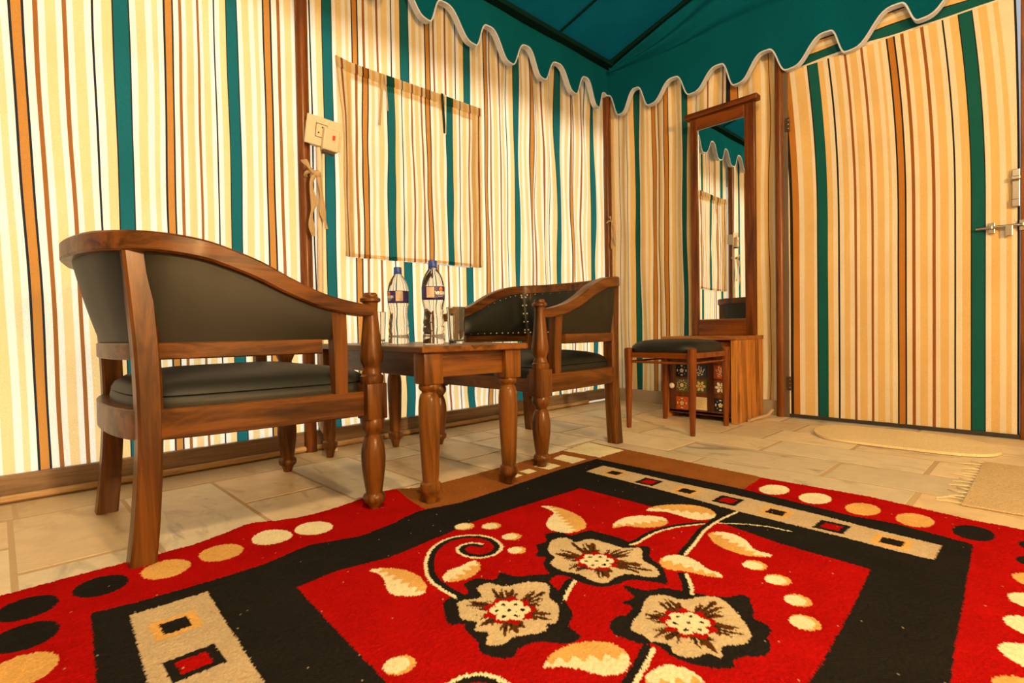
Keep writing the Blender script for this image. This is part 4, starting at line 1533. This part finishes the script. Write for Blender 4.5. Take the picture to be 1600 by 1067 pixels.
# ------------------------------------------------------------------ switch box, conduit and cloth ties
sb = empty('switch_box', (-2.270, -.075, 1.432))
tag(sb, 'ivory electrical switch box with red switch on the tent pole', 'switch box')
sb.rotation_euler = (math.radians(4), math.radians(6), math.radians(-6))
obj('back_box', new_box(-.072, .060, -.012, .045, -.052, .048, bev=.004), PLASTIC, sb)
fp = obj('face_plate', new_box(-.080, .080, -.020, -.010, -.062, .066, bev=.004), PLASTIC, sb)
bm = bmesh.new()
for a, b_, c, d in ((-.040, -.037, -.022, .035), (-.040, .012, .033, .036), (-.040, -.005, -.025, -.022), (.010, .012, -.022, .035)):
    box(bm, a, b_, -.0208, -.0195, c, d)
obj('socket_outline', bm, PLASTIC_D, fp)
for (x, z) in ((-.025, -.005), (-.010, .022)):
    bm = bmesh.new()
    tube(bm, [Vector((x, -.0215, z)), Vector((x, -.0195, z))], .004, 10)
    obj('socket_hole', bm, PLASTIC_D, fp)
pg = obj('plug_adaptor', new_box(-.010, .062, -.052, -.018, -.078, .020, bev=.007), PLASTIC, sb)
obj('red_switch', new_box(.028, .040, -.0545, -.051, -.030, -.008, bev=.002), RED, pg)
obj('adaptor_base', new_box(-.004, .050, -.045, -.018, -.092, -.076, bev=.004), PLASTIC_D, pg)
bm = bmesh.new()
tube(bm, smooth_path([(-2.285, -.066, 1.385), (-2.287, -.066, 1.2), (-2.292, -.064, .8), (-2.300, -.062, .35), (-2.306, -.062, .17), (-2.300, -.066, .11), (-2.275, -.078, .075), (-2.262, -.092, .045), (-2.260, -.10, 0.0)], 6), .0135, 14)
o = obj('conduit_pipe', bm, PLASTIC, None, True)
tag(o, 'ivory conduit pipe running from the switch box down to the floor', 'pipe')


def cloth_tie(loc, sc, label, left_y=False):
    root = tag(empty('cloth_tie', loc), label, 'tie', 'cotton ties round the tent poles')
    bm = bmesh.new()
    tube(bm, [Vector((.026 * sc * math.cos(a) * 1.25, .030 * sc * math.sin(a), .008 * sc * math.sin(a * 2))) for a in np.linspace(0, 2 * PI, 22)], .010 * sc, 8, cap=False)
    obj('loop', bm, TIE, root, True)
    bm = bmesh.new()
    bmesh.ops.create_uvsphere(bm, u_segments=12, v_segments=8, radius=.020 * sc, matrix=Matrix.Translation((.012 * sc, -.036 * sc, -.002)) @ Matrix.Diagonal((1.1, .8, 1.0, 1)))
    obj('knot', bm, TIE, root, True)
    for pts in ([(-.005, -.040, -.01), (-.025, -.046, -.07), (-.012, -.044, -.16), (-.030, -.046, -.24), (-.018, -.044, -.33)], [(.02, -.040, -.01), (.028, -.048, -.10), (.034, -.046, -.20), (.052, -.048, -.285)], [(-.0, -.038, .0), (-.03, -.042, .022), (-.062, -.046, .055)]):
        P = smooth_path([(a * sc, b_ * sc, c * sc) for a, b_, c in pts], 6)
        bm = bmesh.new()
        pv = None
        for i, p in enumerate(P):
            w_ = (.013 + .004 * math.sin(i * .7)) * sc
            tw = .5 * math.sin(i * .45)
            d = Vector((math.cos(tw), math.sin(tw) * .6, .25)) * w_
            nrm = Vector((0, .0022 * sc, 0))
            r = [bm.verts.new(p - d), bm.verts.new(p - d * .1 - nrm * 1.6), bm.verts.new(p + d), bm.verts.new(p + d + nrm), bm.verts.new(p - d * .1), bm.verts.new(p - d + nrm)]
            if pv:
                for k in range(6):
                    bm.faces.new((pv[k], pv[(k + 1) % 6], r[(k + 1) % 6], r[k]))
            else:
                bm.faces.new(r)
            pv = r
        bm.faces.new(pv)
        obj('tail', bm, TIE, root)
    return root


cloth_tie((-2.318, -.060, 1.245), .85, 'long cotton tie knotted round the pole below the switch box')
t2 = cloth_tie((-.035, -.045, 1.335), .62, 'short cotton tie knotted round the corner pole')
bm = bmesh.new()
tube(bm, smooth_path([(-.045, -1.20, .02), (-.10, -1.22, .045), (-.16, -1.215, .022), (-.22, -1.20, .016), (-.28, -1.185, .010), (-.34, -1.180, .008)], 6), .008, 8)
o = obj('rope', bm, TIE, None, True)
tag(o, 'frayed cotton rope end lying beside the cabinet', 'rope')
